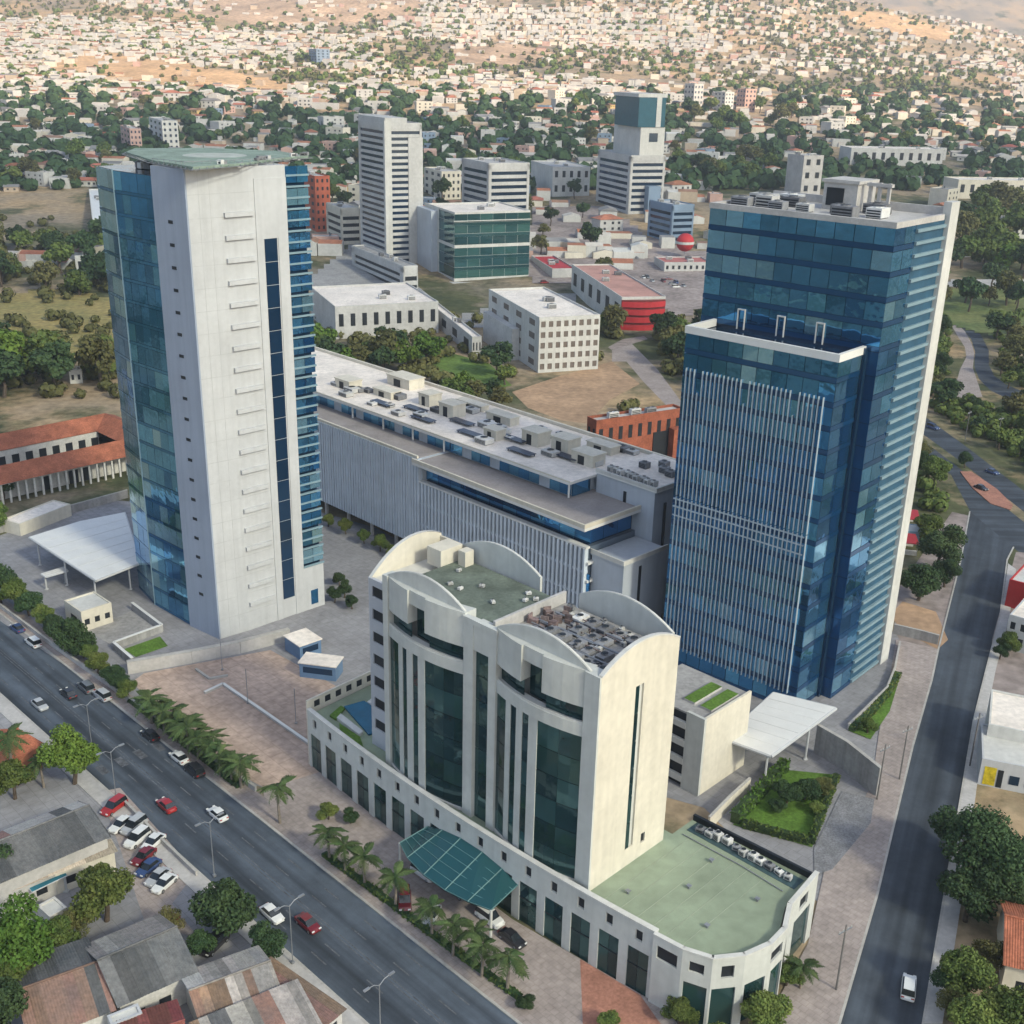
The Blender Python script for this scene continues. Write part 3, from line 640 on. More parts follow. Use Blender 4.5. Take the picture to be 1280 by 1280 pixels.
for i in range(7): panel(prow[i], prow[i + 1], 0, PZ_, hol[i], 'prow_panel')
for i in range(7):
    l, a = seg_frame(prow[i], prow[i + 1]); MB().box(0, -.08, PZ_ + .003, l, .5, PZ_ + .16).obj('coping', OFFWHITE, ht, (*prow[i], 0), a)
MB().box(37.3, 20.3, PZ_ - .75, 54.6, 20.7, PZ_ + .1).map(lambda x, y, z: (x, y + (x - 37.3) * .045, z)).obj('rear_parapet', DARK, ht)
MB().box(38, 18.0, PZ_ - .74, 53.9, 20.3, PZ_ - .70).obj('service_gutter', mat('dark_membrane', (.05, .09, .10), .6, .3, .8), ht)
for k in range(11): plant_unit(ht, 39.5 + k * 1.28 + jit(.2), 19.2 + jit(.3), PZ_ - .7, random.uniform(.8, 1.2), random.uniform(.7, 1.1), random.uniform(.6, 1.1), ACW if k % 4 else ACG, jit(.3))
for x in (39.2, 41.5, 43.8, 46.0, 48.0, 50.2): MB().box(x, -.6, PZ_ - .745, x + .07, 17.8, PZ_ - .715).obj('roof_seam', mat('pale_seam', (.33, .37, .28), .8), ht)
for x, y in ((40.5, 3), (45, 9), (50.5, 5), (44, 15), (52, 13)): MB().tube([(x, y, PZ_ - .75), (x, y, PZ_ - .35)], .16, 8).box(x - .28, y - .28, PZ_ - .35, x + .28, y + .28, PZ_ - .28).obj('roof_vent', METAL, ht)
MB().tube([(38.2, 16.8, PZ_ - .6), (47, 17.0, PZ_ - .6), (53.2, 16.6, PZ_ - .6)], .07, 6).obj('roof_pipe', METAL, ht)
# pool terrace at the far end
pool = local_poly(HO, HA, [(430, 883), (455, 876), (481, 893), (478, 911), (461, 918)], 9.3)
MB().prism(pool, PZ_ - .74, PZ_ - .45, 0).obj('pool_water', mat('pool_water', (.008, .11, .19), .25, .15, .5, spec=.3), ht)
MB().prism(local_poly(HO, HA, [(421, 897), (426, 892), (454, 914), (449, 918)], 9.5), PZ_ - .74, PZ_ - .25, 0).obj('pool_edge', OFFWHITE, ht)
MB().prism(local_poly(HO, HA, [(459, 877), (464, 873), (481, 885), (481, 891)], 9.5), PZ_ - .74, PZ_ - .3, 0).obj('pool_edge', OFFWHITE, ht)
MB().prism(local_poly(HO, HA, [(424, 903), (450, 920), (455, 935), (425, 913)], 9.5), PZ_ - .74, PZ_ - .4, 0).obj('terrace_lawn', LAWN, ht)
MB().prism(local_poly(HO, HA, [(412, 893), (426, 881), (431, 884), (420, 898)], 9.5), PZ_ - .74, PZ_ - .4, 0).obj('terrace_lawn', LAWN, ht)
pl, ql = (-18.9, yf(x0) + .1), (-19.5, 13.5)
panel(ql, pl, 0, PZ_ + 1.4, [(.08 + k * .15, .16 + k * .15, PZ_ - .2, PZ_ + .9) for k in range(6)], 'terrace_wall', .35, CREAM)
panel((-1.0, 13.6), ql, 0, PZ_ + .9, [], 'terrace_back_wall', .3, CREAM)
# entrance canopy of teal glass on the boulevard side
inn = [(10.6, yf(10.6)), (13.5, yf(13.5)), (17.0, yf(17)), (21, yf(21)), (24.5, yf(24.5)), (27.2, yf(27.2))]
zin = [5.3, 6.3, 6.9, 6.9, 6.3, 5.3]
outp = [(10.0, -6.6), (13.0, -7.9), (17.0, -8.6), (21, -8.6), (24.5, -8.0), (27.6, -7.0)]
CAN = glass('canopy_glass', (.02, .10, .11), .35, .2)
for i in range(5):
    MB().face([(*inn[i], zin[i]), (*outp[i], 4.6), (*outp[i + 1], 4.6), (*inn[i + 1], zin[i + 1])]).face([(*inn[i], zin[i] - .15), (*inn[i + 1], zin[i + 1] - .15), (*outp[i + 1], 4.45), (*outp[i], 4.45)]).obj('canopy_panel', CAN, ht)
mb = MB()
for i in range(6): mb.tube([(*inn[i], zin[i]), (*outp[i], 4.62)], .08, 5)
for t in (.2, .4, .6, .8, 1.0): mb.tube([(inn[i][0] + (outp[i][0] - inn[i][0]) * t, inn[i][1] + (outp[i][1] - inn[i][1]) * t, zin[i] + (4.62 - zin[i]) * t) for i in range(6)], .05, 4)
mb.obj('canopy_rib', mat('teal_steel', (.10, .20, .20), .5), ht)
for i in (0, 5): MB().tube([(*outp[i], 0), (*outp[i], 4.6)], .18, 8).obj('canopy_post', HOTELW, ht)
# --- the bedroom tower
TW, TD, TZ = 37.1, 14.2, 38.0
MB().box(.4, 1.4, PZ_ - .75, TW - .46, TD - .4, TZ - 2.0).obj('tower_core', HOTELW, ht)
# right end wall with slot and segmental top
l = TD
MB().wall(0, TD, PZ_ - .75, TZ, 0, .45, [(6.3, 7.8, 11.6, 34.3), (9.4, 10.2, 11.0, 12.4)]).obj('end_wall', CREAM, ht, (TW, 0, 0), math.pi / 2)
for k in range(6): MB().box(6.3, .08, 11.6 + k * 3.8, 7.1, .18, 11.6 + (k + 1) * 3.8 - .12).obj('slot_pane', GL_GREEN[1], ht, (TW, 0, 0), math.pi / 2)
MB().box(7.1, .25, 11.6, 7.8, .4, 34.3).obj('slot_reveal', HOTELW, ht, (TW, 0, 0), math.pi / 2)
MB().box(9.4, .22, 11.0, 10.2, .3, 12.4).obj('window', DARK, ht, (TW, 0, 0), math.pi / 2)
def arch(p, q, rise, z0, m, th=.4, name='arched_parapet', base=0.0, skew=0.0):
    l, a = seg_frame(p, q); n = 14; mb = MB(); xs = [l * i / n for i in range(n + 1)]
    zt = [z0 + base + rise * (1 - (2 * x / l - 1) ** 2) + skew * x / l for x in xs]
    for i in range(n):
        A, Bq = xs[i], xs[i + 1]
        mb.face([(A, 0, z0 - 2.1), (Bq, 0, z0 - 2.1), (Bq, 0, zt[i + 1]), (A, 0, zt[i])]); mb.face([(Bq, th, z0 - 2.1), (A, th, z0 - 2.1), (A, th, zt[i]), (Bq, th, zt[i + 1])]); mb.face([(A, 0, zt[i]), (Bq, 0, zt[i + 1]), (Bq, th, zt[i + 1]), (A, th, zt[i])])
    for x, z in ((0, zt[0]), (l, zt[-1])): mb.face([(x, 0, z0 - 2.1), (x, th, z0 - 2.1), (x, th, z), (x, 0, z)])
    o = mb.obj(name, m, ht, (p[0], p[1], 0), a)
    cp = MB()
    for i in range(n): cp.face([(xs[i], -.08, zt[i] + .06), (xs[i + 1], -.08, zt[i + 1] + .06), (xs[i + 1], th + .08, zt[i + 1] + .06), (xs[i], th + .08, zt[i] + .06)]); cp.face([(xs[i], -.08, zt[i] - .15), (xs[i + 1], -.08, zt[i + 1] - .15), (xs[i + 1], -.08, zt[i + 1] + .06), (xs[i], -.08, zt[i] + .06)])
    cp.obj('coping', OFFWHITE, o)
    return o
arch((TW - .003, 0.02), (TW - .003, TD), 2.1, TZ + .002, CREAM)
arch((-5.6, TD + .3), (-5.6, 1.6), 2.4, TZ - 2.5, CREAM, base=2.8, skew=-3.1)
MB().box(-5.6, TD, PZ_ - .75, .4, TD + .3, TZ).obj('wing_rear_wall', CREAM, ht)
arch((15.0, 0.02), (.2, 0.02), 2.2, TZ, HOTELW, th=-.4)
arch((35.4, 0.02), (20.6, 0.02), 2.2, TZ, HOTELW, th=-.4)
arch((14.4, TD), (-.6, TD), 2.2, TZ, HOTELW, th=-.4)
arch((36.0, TD), (21.2, TD), 2.2, TZ, HOTELW, th=-.4)
# bowed bays
def bay(xa, xb, stripes):
    bow = lambda x: -1.1 * max(0.0, 1 - ((2 * x - xa - xb) / (xb - xa)) ** 2) - .02
    def strip(a, b, z0, z1, off, th, m, name):
        n = max(1, int((b - a) / 1.2)); mb = MB()
        for i in range(n):
            A, Bq = a + (b - a) * i / n, a + (b - a) * (i + 1) / n; ya, yb = bow(A) + off, bow(Bq) + off
            P_ = [(A, ya), (Bq, yb), (Bq, yb + th), (A, ya + th)]; mb.prism(P_, z0, z1, 0, bottom=True)
        return mb.obj(name, m, ht)
    zb, zt, nfl = PZ_ - .7, 29.4, 6; h = (zt - zb) / nfl
    for (a, b, kind) in stripes:
        if kind == 'w': strip(a, b, zb, zt, 0, 1.6, HOTELW, 'mullion')
        else:
            for f in range(nfl):
                for (c, d) in ([(a, (a + b) / 2), ((a + b) / 2, b)] if b - a > 4 else [(a, b)]):
                    strip(c + .02, d - .02, zb + f * h + .05, zb + (f + 1) * h - .05, .10, .12, GL_GREEN[random.random() < .5], 'pane')
            strip(a, b, zb, zt, .30, .2, DARK, 'shadow_gap')
    strip(xa, xb, zb, zb + .35, -.18, .5, OFFWHITE, 'base_band')
    strip(xa, xb, 29.4, 31.0, -.12, 1.4, HOTELW, 'curved_beam')
    strip(xa, xb, 31.0, 31.3, -.05, .06, OFFWHITE, 'balcony_rail')
    for (a, b) in ((xa, xa + 4.9), (xa + 8.3, xb)): strip(a, b, 33.2, TZ - .05, -.05, 1.9, HOTELW, 'upper_panel'); strip(a + .1, b - .1, 31.0, 33.2, .7, .1, GL_GREEN[1], 'balcony_glass')
    strip(xa + 4.9, xa + 8.3, 31.0, TZ - 2.0, 1.6, .1, GL_GREEN[1], 'balcony_glass'); strip(xa + 4.9, xa + 8.3, TZ - 2.0, TZ - .06, .3, 1.5, HOTELW, 'upper_panel')
bay(.6, 15.2, [(.6, 3.1, 'g'), (3.1, 4.1, 'w'), (4.1, 5.1, 'g'), (5.1, 6.4, 'w'), (6.4, 7.5, 'g'), (7.5, 8.8, 'w'), (8.8, 15.2, 'g')])
bay(20.9, 34.9, [(20.9, 23.0, 'g'), (23.0, 24.0, 'w'), (24.0, 25.1, 'g'), (25.1, 26.2, 'w'), (26.2, 27.3, 'g'), (27.3, 28.7, 'w'), (28.7, 34.9, 'g')])
MB().box(-.4, -.3, PZ_ - .75, .6, 1.5, TZ).obj('corner_pier', HOTELW, ht)
MB().box(15.2, -.3, PZ_ - .75, 16.9, 1.5, TZ - 1.0).obj('pier', HOTELW, ht)
MB().box(19.6, -.3, PZ_ - .75, 20.9, 1.5, TZ - 1.0).obj('pier', HOTELW, ht)
MB().box(34.9, -.3, PZ_ - .75, TW - .003, 1.5, TZ - .05).obj('corner_pier', HOTELW, ht)
MB().box(16.9, -.2, 33.6, 19.6, 1.4, TZ - .7).obj('upper_panel', HOTELW, ht)
MB().box(15.0, -.35, TZ - 1.0, 21.0, .4, TZ - .3).obj('parapet', HOTELW, ht)
for f in range(7): MB().box(16.9, .3, 9.1 + f * 3.5, 19.6, .4, 9.1 + (f + 1) * 3.5 - .1).obj('pane', GL_GREEN[f % 2], ht)
# stair wing at the far end, with strip windows
MB().wall(-5.6, -.4, PZ_ - .75, TZ - 2.7, 1.5, 2.0, [(-4.9, -.9, 12.0 + f * 3.45, 13.6 + f * 3.45) for f in range(7)]).obj('wing_wall', mat('lilac_render', (.44, .45, .48), .75, .08, .12), ht)
for f in range(7): MB().box(-4.9, 1.7, 12.0 + f * 3.45, -.9, 1.8, 13.6 + f * 3.45).obj('window', DARK, ht)
MB().box(-5.2, 2.0, PZ_ - .75, .4, TD + .0, TZ - 2.9).obj('wing', OFFWHITE, ht)
# roof deck
MB().box(.2, 1.0, TZ - 2.0, 19.3, TD - .4, TZ - 1.7).obj('roof_deck', ROOFG2, ht)
MB().box(19.3, .6, TZ - 2.0, TW - .46, TD - .4, TZ - 1.75).obj('plant_deck', CONC, ht)
MB().box(19.0, 1.0, TZ - 1.7, 19.4, TD - .4, TZ - .1).obj('roof_wall', CONC_L, ht)
MB().box(-2.6, 9.5, TZ - 2, .2, 13.5, TZ + .6).box(1.2, 11.8, TZ - 1.7, 2.6, 13.4, TZ + .5).obj('stair_hut', CREAM, ht)
for k in range(9): plant_unit(ht, random.uniform(3, 17), random.uniform(3, 12), TZ - 1.7, .7, .5, .45, ACW, jit(3))
for r in range(6):
    for k in range(4):
        if random.random() < .9: plant_unit(ht, 24.2 + r * 2.1 + jit(.15), 3.0 + k * 2.7 + jit(.2), TZ - 1.75, 1.3, 2.1, random.uniform(.5, .9), ACG if random.random() < .88 else ACW)
RUST = mat('rusty_steel', (.19, .14, .13), .8, .4, 2.0, rnd=.2)
for k in range(9):
    x, y = random.uniform(20, 23.5), random.uniform(4, 13); MB().box(-.7, -.4, 0, .7, .4, random.uniform(.3, .9)).box(-.5, -.5, .2, -.35, .5, 1.2).obj('scrap_duct', RUST, ht, (x, y, TZ - 1.75), jit(2))
for k in range(34): plant_unit(ht, random.uniform(20.5, 36), random.uniform(2, 13), TZ - 1.75, random.uniform(.5, 1.0), random.uniform(.5, .9), random.uniform(.3, .7), random.choice((ACW, ACG, ACG, ACG, ACG)), jit(.2))
for k in range(9): MB().box(0, 0, .5, 2.6, .12, .62).box(0, 1.4, .5, 2.6, 1.52, .62).box(0, 0, 0, .12, .12, .5).box(2.48, 1.4, 0, 2.6, 1.52, .5).obj('pipe_rack', METAL if k % 2 else RUST, ht, (random.uniform(20.5, 33), random.uniform(2, 11), TZ - 1.75), 0)
for y in (4, 7, 10): MB().tube([(21, y, TZ - 1.2), (36, y + .3, TZ - 1.1)], .14, 6).obj('roof_pipe', METAL, ht)
# annex behind the tower
q = to_local(HO, HA, G(872, 996)); za = hat(*G(872, 996), 900)
an_x, an_y = q
for f in range(4): MB().box(an_x - 13, an_y - .05, 1.0 + f * (za - 1) / 4, an_x - 3.2, an_y + .5, 2.0 + f * (za - 1) / 4).obj('annex_slat', OFFWHITE, ht)
MB().box(an_x - 13, an_y + .6, 0, an_x - 3.2, an_y + 12, za - .8).obj('annex_void', DARK, ht)
MB().box(an_x - 3.2, an_y, 0, an_x, an_y + .5, za).obj('annex_front', HOTELW, ht)
MB().box(an_x - .4, an_y + .5, 0, an_x, an_y + 12, za).obj('annex_side', CREAM, ht)
MB().box(an_x - 13, an_y + .5, za - .79, an_x - .4, an_y + 12, za - .5).obj('annex_roof', CONC, ht)
for k in range(2): MB().box(an_x - 6 + k * 3, an_y + 3, za - .5, an_x - 4 + k * 3, an_y + 10, za - .1, 0, 1).obj('roof_planter', [CONC_L, LAWN], ht)

# ------------------------------------------------------------------ the long low office block between the towers
BO, BA = (-45.5, 255.4), 135.7
lb = thing('long_office_block', 'long low grey slatted office block with white roof terraces between the two towers', 'office block', (*BO, 0), rz_of(BA)); lb.scale = (.958, .96, .958)
SLAT = mat('grey_blue_slat', (.58, .64, .71), .5, .08, .3)
MB().box(-50, 1.2, 3.4, 88, 30, 18.6).obj('body', mat('dark_blue_infill', (.12, .155, .20), .4, .15, .3), lb)
MB().box(-50, 1.0, 18.6, 38.4, 30, 23.9).obj('upper_body', GREYW, lb)
MB().box(-48, 5, 0, 86, 28, 3.4).obj('recessed_base', NAVY, lb)
for k in range(15): MB().box(-45 + k * 9.2, .6, 0, -44.4 + k * 9.2, 1.2, 3.4).obj('column', CONC_L, lb)
for k in range(52):                                                        # closed slatted screen
    piece('slat', SLAT, lb, -12.0 + k * .98, -.02, 3.4, .62 if k % 4 else .85, 1.0, 20.5)
MB().box(-50, .3, 3.4, -12.4, 1.0, 23.9).obj('plain_cladding', SLAT, lb)
for k in range(43): piece('slat', SLAT, lb, 39.3 + k * 1.16, -.02, 3.4, .50, 1.0, 15.2)
for z in (3.4, 8.4, 13.4): MB().box(38.4, .35, z, 88.3, 1.05, z + .55).obj('string_course', SLAT, lb)
for k in range(43): MB().box(39.6 + k * 1.16, .8, 9.0, 40.2 + k * 1.16, 1.1, 13.3).obj('pane', NAVY if k % 3 else GL_BLUE[1], lb)
MB().box(38.4, .1, 18.6, 88.4, 1.3, 19.0).obj('sill', STEEL_W, lb)
for k in range(12): MB().box(38.6 + k * 4.1, 2.0, 19.0, 42.6 + k * 4.1, 2.2, 22.9).obj('pane', GL_BLUE[k % 2], lb)
for k in range(3): MB().box(87.0, 2.2 + k * 4.1, 19.0, 87.3, 6.2 + k * 4.1, 22.9).obj('pane', GL_BLUE[1], lb)
MB().box(38.5, 2.3, 18.6, 87.0, 16, 22.9).obj('glazed_storey', NAVY, lb)
MB().box(37.6, -1.4, 22.9, 89.2, 16, 23.5).obj('overhang', STEEL_W, lb)
mb = MB().box(37.6, -1.4, 23.5, 89.2, -1.0, 24.3).box(88.8, -1.0, 23.5, 89.2, 15.5, 24.3).box(-50, .1, 23.9, 37.6, .6, 24.5); mb.obj('parapet', CREAM, lb)
MB().box(-50, .6, 23.9, 37.6, 9, 24.05).box(37.6, -1.0, 23.5, 88.8, 16, 23.72).obj('terrace', mat('warm_grey_deck', (.30, .27, .26), .85, .15, .2, fine=.08), lb)
for k in range(32):
    if k % 8 in (0, 5): MB().box(-20 + k * 3, 8.6, 24.05, -17 + k * 3, 8.9, 27.0).obj('wall_panel', GREYW, lb)
    else: MB().box(-20 + k * 3, 8.6, 24.05, -17.1 + k * 3, 8.8, 27.0).obj('pane', GL_TEAL[k % 2], lb)
MB().box(-50, 8.9, 23.8, 75.6, 31, 27.0).obj('top_storey', GREYW, lb)
MB().box(75.7, 9.2, 23.8, 76.0, 14.4, 27.0).obj('pane', GL_BLUE[0], lb)
for x in (4, 16, 27, 38, 76.4): MB().tube([(x, 7.6, 24), (x, 7.6, 27.2)], .22, 8).obj('column', STEEL_W, lb)
mb = MB().box(-52, 6.9, 27.0, 77.0, 33.5, 27.55, 0, 1); mb.obj('roof', [STEEL_W, ROOFL], lb)
MB().box(-52, 33.0, 27.55, 92, 33.6, 28.3).box(-52, 6.9, 27.56, 77, 7.2, 27.8).obj('roof_edge', CREAM, lb)
# right-hand core
MB().box(77.1, 15.0, 0, 92.4, 33.0, 27.9).obj('end_core', GREYW, lb)
MB().box(92.4, 18, 10, 92.55, 18.7, 25).box(84.5, 14.85, 10, 85.2, 15.0, 26).obj('slit_window', DARK, lb)
MB().box(77.0, 14.7, 27.9, 93.0, 33.2, 28.2, 0, 1).obj('end_roof', [STEEL_W, ROOFL], lb)
MB().box(77.0, 14.7, 28.2, 93.0, 15.1, 28.9).box(92.6, 15.1, 28.2, 93.0, 33.2, 28.9).obj('roof_edge', OFFWHITE, lb)
MB().box(88.4, 2.0, 0, 96.5, 14.6, 17.2).box(88.3, 1.7, 17.2, 96.8, 14.8, 17.5).obj('corner_annex', GREYW, lb)
MB().box(96.5, 6.5, 3, 96.6, 7.2, 16).obj('slit_window', DARK, lb)
MB().box(88.3, 1.6, 17.5, 96.8, 1.9, 18.4).box(96.5, 1.9, 17.5, 96.8, 14.8, 18.4).obj('annex_parapet', OFFWHITE, lb)
for f in range(4): MB().box(88.05, .4, 4 + f * 3.8, 88.9, 9, 4.5 + f * 3.8).obj('balcony_edge', STEEL_W, lb)
for k in range(30):
    x, y = random.uniform(-14, 74), random.uniform(10, 31); s = random.uniform(.8, 1.6)
    plant_unit(lb, x, y, 27.55, 2.4 * s, 1.7 * s, .8 * s, ACW if random.random() < .7 else ACG)
for x, y, sx, sy, sz in ((-6, 26, 9, 5, 2.4), (14, 20, 4, 4, 2.8), (24, 18, 5, 4, 3.0), (52, 18, 5, 4, 3), (60, 19, 5, 4, 3.2), (68, 17, 6, 4, 2.4), (0, 17, 7, 3, 1.6), (34, 24, 8, 3, 1.8), (44, 14, 4, 3, 2.2), (64, 26, 7, 3, 1.6), (-12, 14, 6, 4, 2.2), (20, 27, 9, 2.4, 1.2)):
    MB().box(0, 0, 0, sx, sy, sz).box(-.2, -.2, sz, sx + .2, sy + .2, sz + .25).box(sx * .3, -.04, 0, sx * .6, 0, sz * .8, 1).obj('roof_hut', [CREAM, DARK], lb, (x, y, 27.55))
for k in range(8): MB().box(0, 0, 0, 7, 2.2, .12).box(.2, .2, -.5, .4, .4, 0).box(6.6, 1.8, -.5, 6.8, 2, 0).obj('solar_panel', mat('solar_blue', (.04, .05, .08), .3, .2), lb, (6 + k * 8 + jit(1), 12 + jit(1.5) + (k % 2) * 4, 28.1))
for k in range(9): plant_unit(lb, 79 + k * 1.45, 17 + jit(.4), 28.2, 1.1, 1.4, 1.2, ACW)
for k in range(5): plant_unit(lb, 82 + k * 2.3, 26 + jit(2), 28.2, 1.9, 1.6, 1.3, ACG)
# ================================================================== SITE: canopies, walls, kiosks, houses near the camera
def px_frame(a, b, c, z=0.0):
    """frame from three pixel corners at height z: a->b along the front, c on the rear edge"""
    A_, B_, C_ = G(*a, z), G(*b, z), G(*c, z); az = math.degrees(math.atan2(B_[0] - A_[0], B_[1] - A_[1]))
    L = math.hypot(B_[0] - A_[0], B_[1] - A_[1]); W = to_local(A_, az, C_)[1]
    if W < 0:
        ax, ay = axes(az); A_ = (A_[0] + ay[0] * W, A_[1] + ay[1] * W); W = -W
    return A_, az, L, W
TILE = mat('red_clay_tile', (.36, .125, .07), .9, .3, .35, fine=.25)
WOODW = mat('whitewash', (.58, .56, .52), .85, .15, .3, fine=.1)

def canopy(label, corners, z, posts, th=.35, name='canopy'):
    o = G(*corners[0], z); t = thing(name, label, 'canopy', (*o, 0))
    P_ = [(G(*c, z)[0] - o[0], G(*c, z)[1] - o[1]) for c in corners]
    MB().prism(P_, z - th, z, 0, bottom=True).obj('roof', STEEL_W, t)
    rim = MB()
    for i in range(len(P_)): rim.tube([(*P_[i], z - th * .5), (*P_[(i + 1) % len(P_)], z - th * .5)], th * .55, 6)
    rim.obj('edge_beam', WHITE, t)
    for k in range(1, 7):
        a_, b_ = lerp(P_[0], P_[1], k / 7), lerp(P_[-1] if len(P_) == 4 else P_[3], P_[2], k / 7); d_ = Vector((b_[0] - a_[0], b_[1] - a_[1])); l_ = d_.length
        MB().box(.3, -.035, z + .002, l_ - .3, .035, z + .03).obj('roof_seam', ACW, t, (*a_, 0), math.atan2(d_.y, d_.x))
    for p in posts:
        g = G(*p, z); MB().tube([(g[0] - o[0], g[1] - o[1], 0), (g[0] - o[0], g[1] - o[1], z - th)], .18, 8).box(g[0] - o[0] - .3, g[1] - o[1] - .3, 0, g[0] - o[0] + .3, g[1] - o[1] + .3, .25).obj('post', WHITE, t)
    return t
canopy('large flat white canopy on posts in front of the blue glass tower', [(904, 922), (967, 865), (1045, 884), (964, 944)], 6.0, [(960, 940), (1012, 908), (912, 921), (968, 869)], .5)
canopy('large flat white canopy beside the foot of the helipad tower', [(36.6, 671), (120, 725), (176, 703), (156, 640), (101, 651)], 6.0, [(46, 674), (117, 720), (80, 698), (160, 703), (104, 655)], .45)
canopy('small white entrance canopy near the boulevard trees', [(51, 717), (57, 721), (85, 713), (80, 708)], 3.2, [(56, 719), (80, 711)], .3)
def block(name, label, cat, a, b, c, z, wall, roof, par=.5, win=None, door=False, group=None, z0=0.0):
    """flat-roofed building from three roof corners in the picture"""
    o, az, L, W = px_frame(a, b, c, z)
    t = thing(name, label, cat, (*o, z0), rz_of(az), group)
    z -= z0
    holes = []
    if win:
        nf, nk, zb, hh = win
        holes = [(L * (k + .25) / nk, L * (k + .75) / nk, zb + f * hh, zb + f * hh + hh * .5) for f in range(nf) for k in range(nk)]
    if door: holes.append((L * .02 + .3, L * .02 + 1.3, 0, 2.2)) if not win else None
    wo_ = MB().wall(0, L, 0, z, 0, .3, holes).box(0, .3, 0, .3, W, z).box(L - .3, .3, 0, L, W, z).box(.3, W - .3, 0, L - .3, W, z).obj('wall', wall, t)
    for h in holes: MB().box(h[0], .15, h[2], h[1], .22, h[3]).obj('window' if h[2] > 0 else 'door', DARK, wo_)
    MB().box(.3, .3, z - par - .2, L - .3, W - .3, z - par).obj('roof', roof, t)
    if win:                                                                # windows on the flank too
        for side, xs in ((0, -.03), (1, L - .02)):
            for f in range(nf):
                for k in range(max(1, int(W / 3.5))): MB().box(xs, W * (k + .3) / max(1, int(W / 3.5)), zb + f * hh, xs + .05, W * (k + .65) / max(1, int(W / 3.5)), zb + f * hh + hh * .5).obj('window', DARK, t)
    return t, L, W, z
block('guard_building', 'low cream flat-roofed block between white canopies and boulevard trees', 'building', (101, 765), (139, 753), (84, 749), 4.2, CREAM, OFFWHITE, .25, win=(1, 3, 1.2, 2.4))
for lab, a, b, c, z in (('small kiosk with pale roof and blue wall nearer the helipad tower', (374, 808), (403, 798), (363, 791), 3.0), ('small kiosk with pale roof beside the worn brick lot', (372, 828), (420, 834), (386, 815), 3.0)):
    o, az, L, W = px_frame(a, b, c, z); t = thing('kiosk', lab, 'kiosk', (*o, 0), rz_of(az))
    MB().wall(.2, L - .2, 0, z - .2, .2, .4, [(.8, L - .8, 1, 2.2)]).box(.2, .4, 0, .4, W - .2, z - .2).box(L - .4, .4, 0, L - .2, W - .2, z - .2).box(.4, W - .4, 0, L - .4, W - .2, z - .2).obj('wall', mat('kiosk_blue', (.12, .20, .32), .5, .1), t)
    MB().box(0, 0, z - .2, L, W, z).obj('roof', ROOFL, t); MB().box(.8, .28, 1, L - .8, .34, 2.2).obj('window', NAVY, t)

def wall_run(label, pts, h, th, m, name='wall', cap=None, z0=0.0):
    """free-standing wall along ground pixels: panels between piers, with a coping"""
    P_ = [Vector(G(*p, z0)) for p in pts]; o = P_[0]; t = thing(name, label, 'wall', (o.x, o.y, z0))
    for i in range(len(P_) - 1):
        d = P_[i + 1] - P_[i]; L = d.length; a = math.atan2(d.y, d.x); n = max(1, round(L / 5))
        for k in range(n):
            MB().box(L * k / n + .01, -th / 2, 0, L * (k + 1) / n - .01, th / 2, h).obj('panel', m, t, (P_[i].x - o.x, P_[i].y - o.y, 0), a)
        MB().box(0, -th / 2 - .05, h, L, th / 2 + .05, h + .1).obj('coping', cap or KERB, t, (P_[i].x - o.x, P_[i].y - o.y, 0), a)
    return t
wall_run('long pale concrete wall between helipad tower and worn brick lot', [(160, 842), (240, 828), (300, 816), (338, 806), (362, 800)], 2.3, .9, CONC_L)
wall_run('white-capped planter wall around grass beside the helipad tower', [(166, 762), (203, 790), (143, 812), (166, 832)], 1.5, .45, CONC, cap=STEEL_W)
area('planter_lawn', [(155, 812), (200, 796), (210, 808), (170, 822)], .10, LAWN)
area('sunken_yard', [(110, 790), (164, 764), (200, 788), (142, 808)], .09, CONC)
wall_run('low pale kerb wall crossing the worn brick lot', [(256, 868), (279, 857), (330, 892), (386, 931)], .45, .4, CONC_L, cap=STEEL_W)
wall_run('broken low kerb at the upper corner of the brick lot', [(245, 838), (262, 850), (285, 846)], .35, .3, CONC_L)
wall_run('low white wall between street trees and worn brick lot', [(-20, 745), (70, 812), (160, 876), (250, 944), (320, 990)], .9, .3, CONC_L)
wall_run('tall grey retaining wall behind the cobbled drive', [(1018, 940), (1055, 962), (1096, 996)], 5.0, .5, CONC)
wall_run('low white wall along the ramp beside the blue tower', [(1124, 808), (1118, 840), (1108, 865), (1060, 912)], 1.0, .25, STEEL_W)
wall_run('cream ramp wall between annex and hedged garden', [(885, 1038), (910, 1012), (936, 988)], 2.2, .3, CREAM)
wall_run('short grey wall closing the orange bank by the street', [(1116, 792), (1150, 800), (1172, 806)], 2.0, .3, CONC)
wall_run('low boundary wall along the near pavement by the parked cars', [(150, 1000), (200, 1052), (246, 1096)], .8, .25, CONC_L)
area('ramp', [(1028, 880), (1105, 830), (1118, 836), (1108, 865), (1058, 912), (1018, 940)], .075, PAVE_GREY)
area('street_verge', [(1060, 914), (1110, 866), (1122, 840), (1124, 850), (1112, 890), (1088, 925)], .17, LAWN)

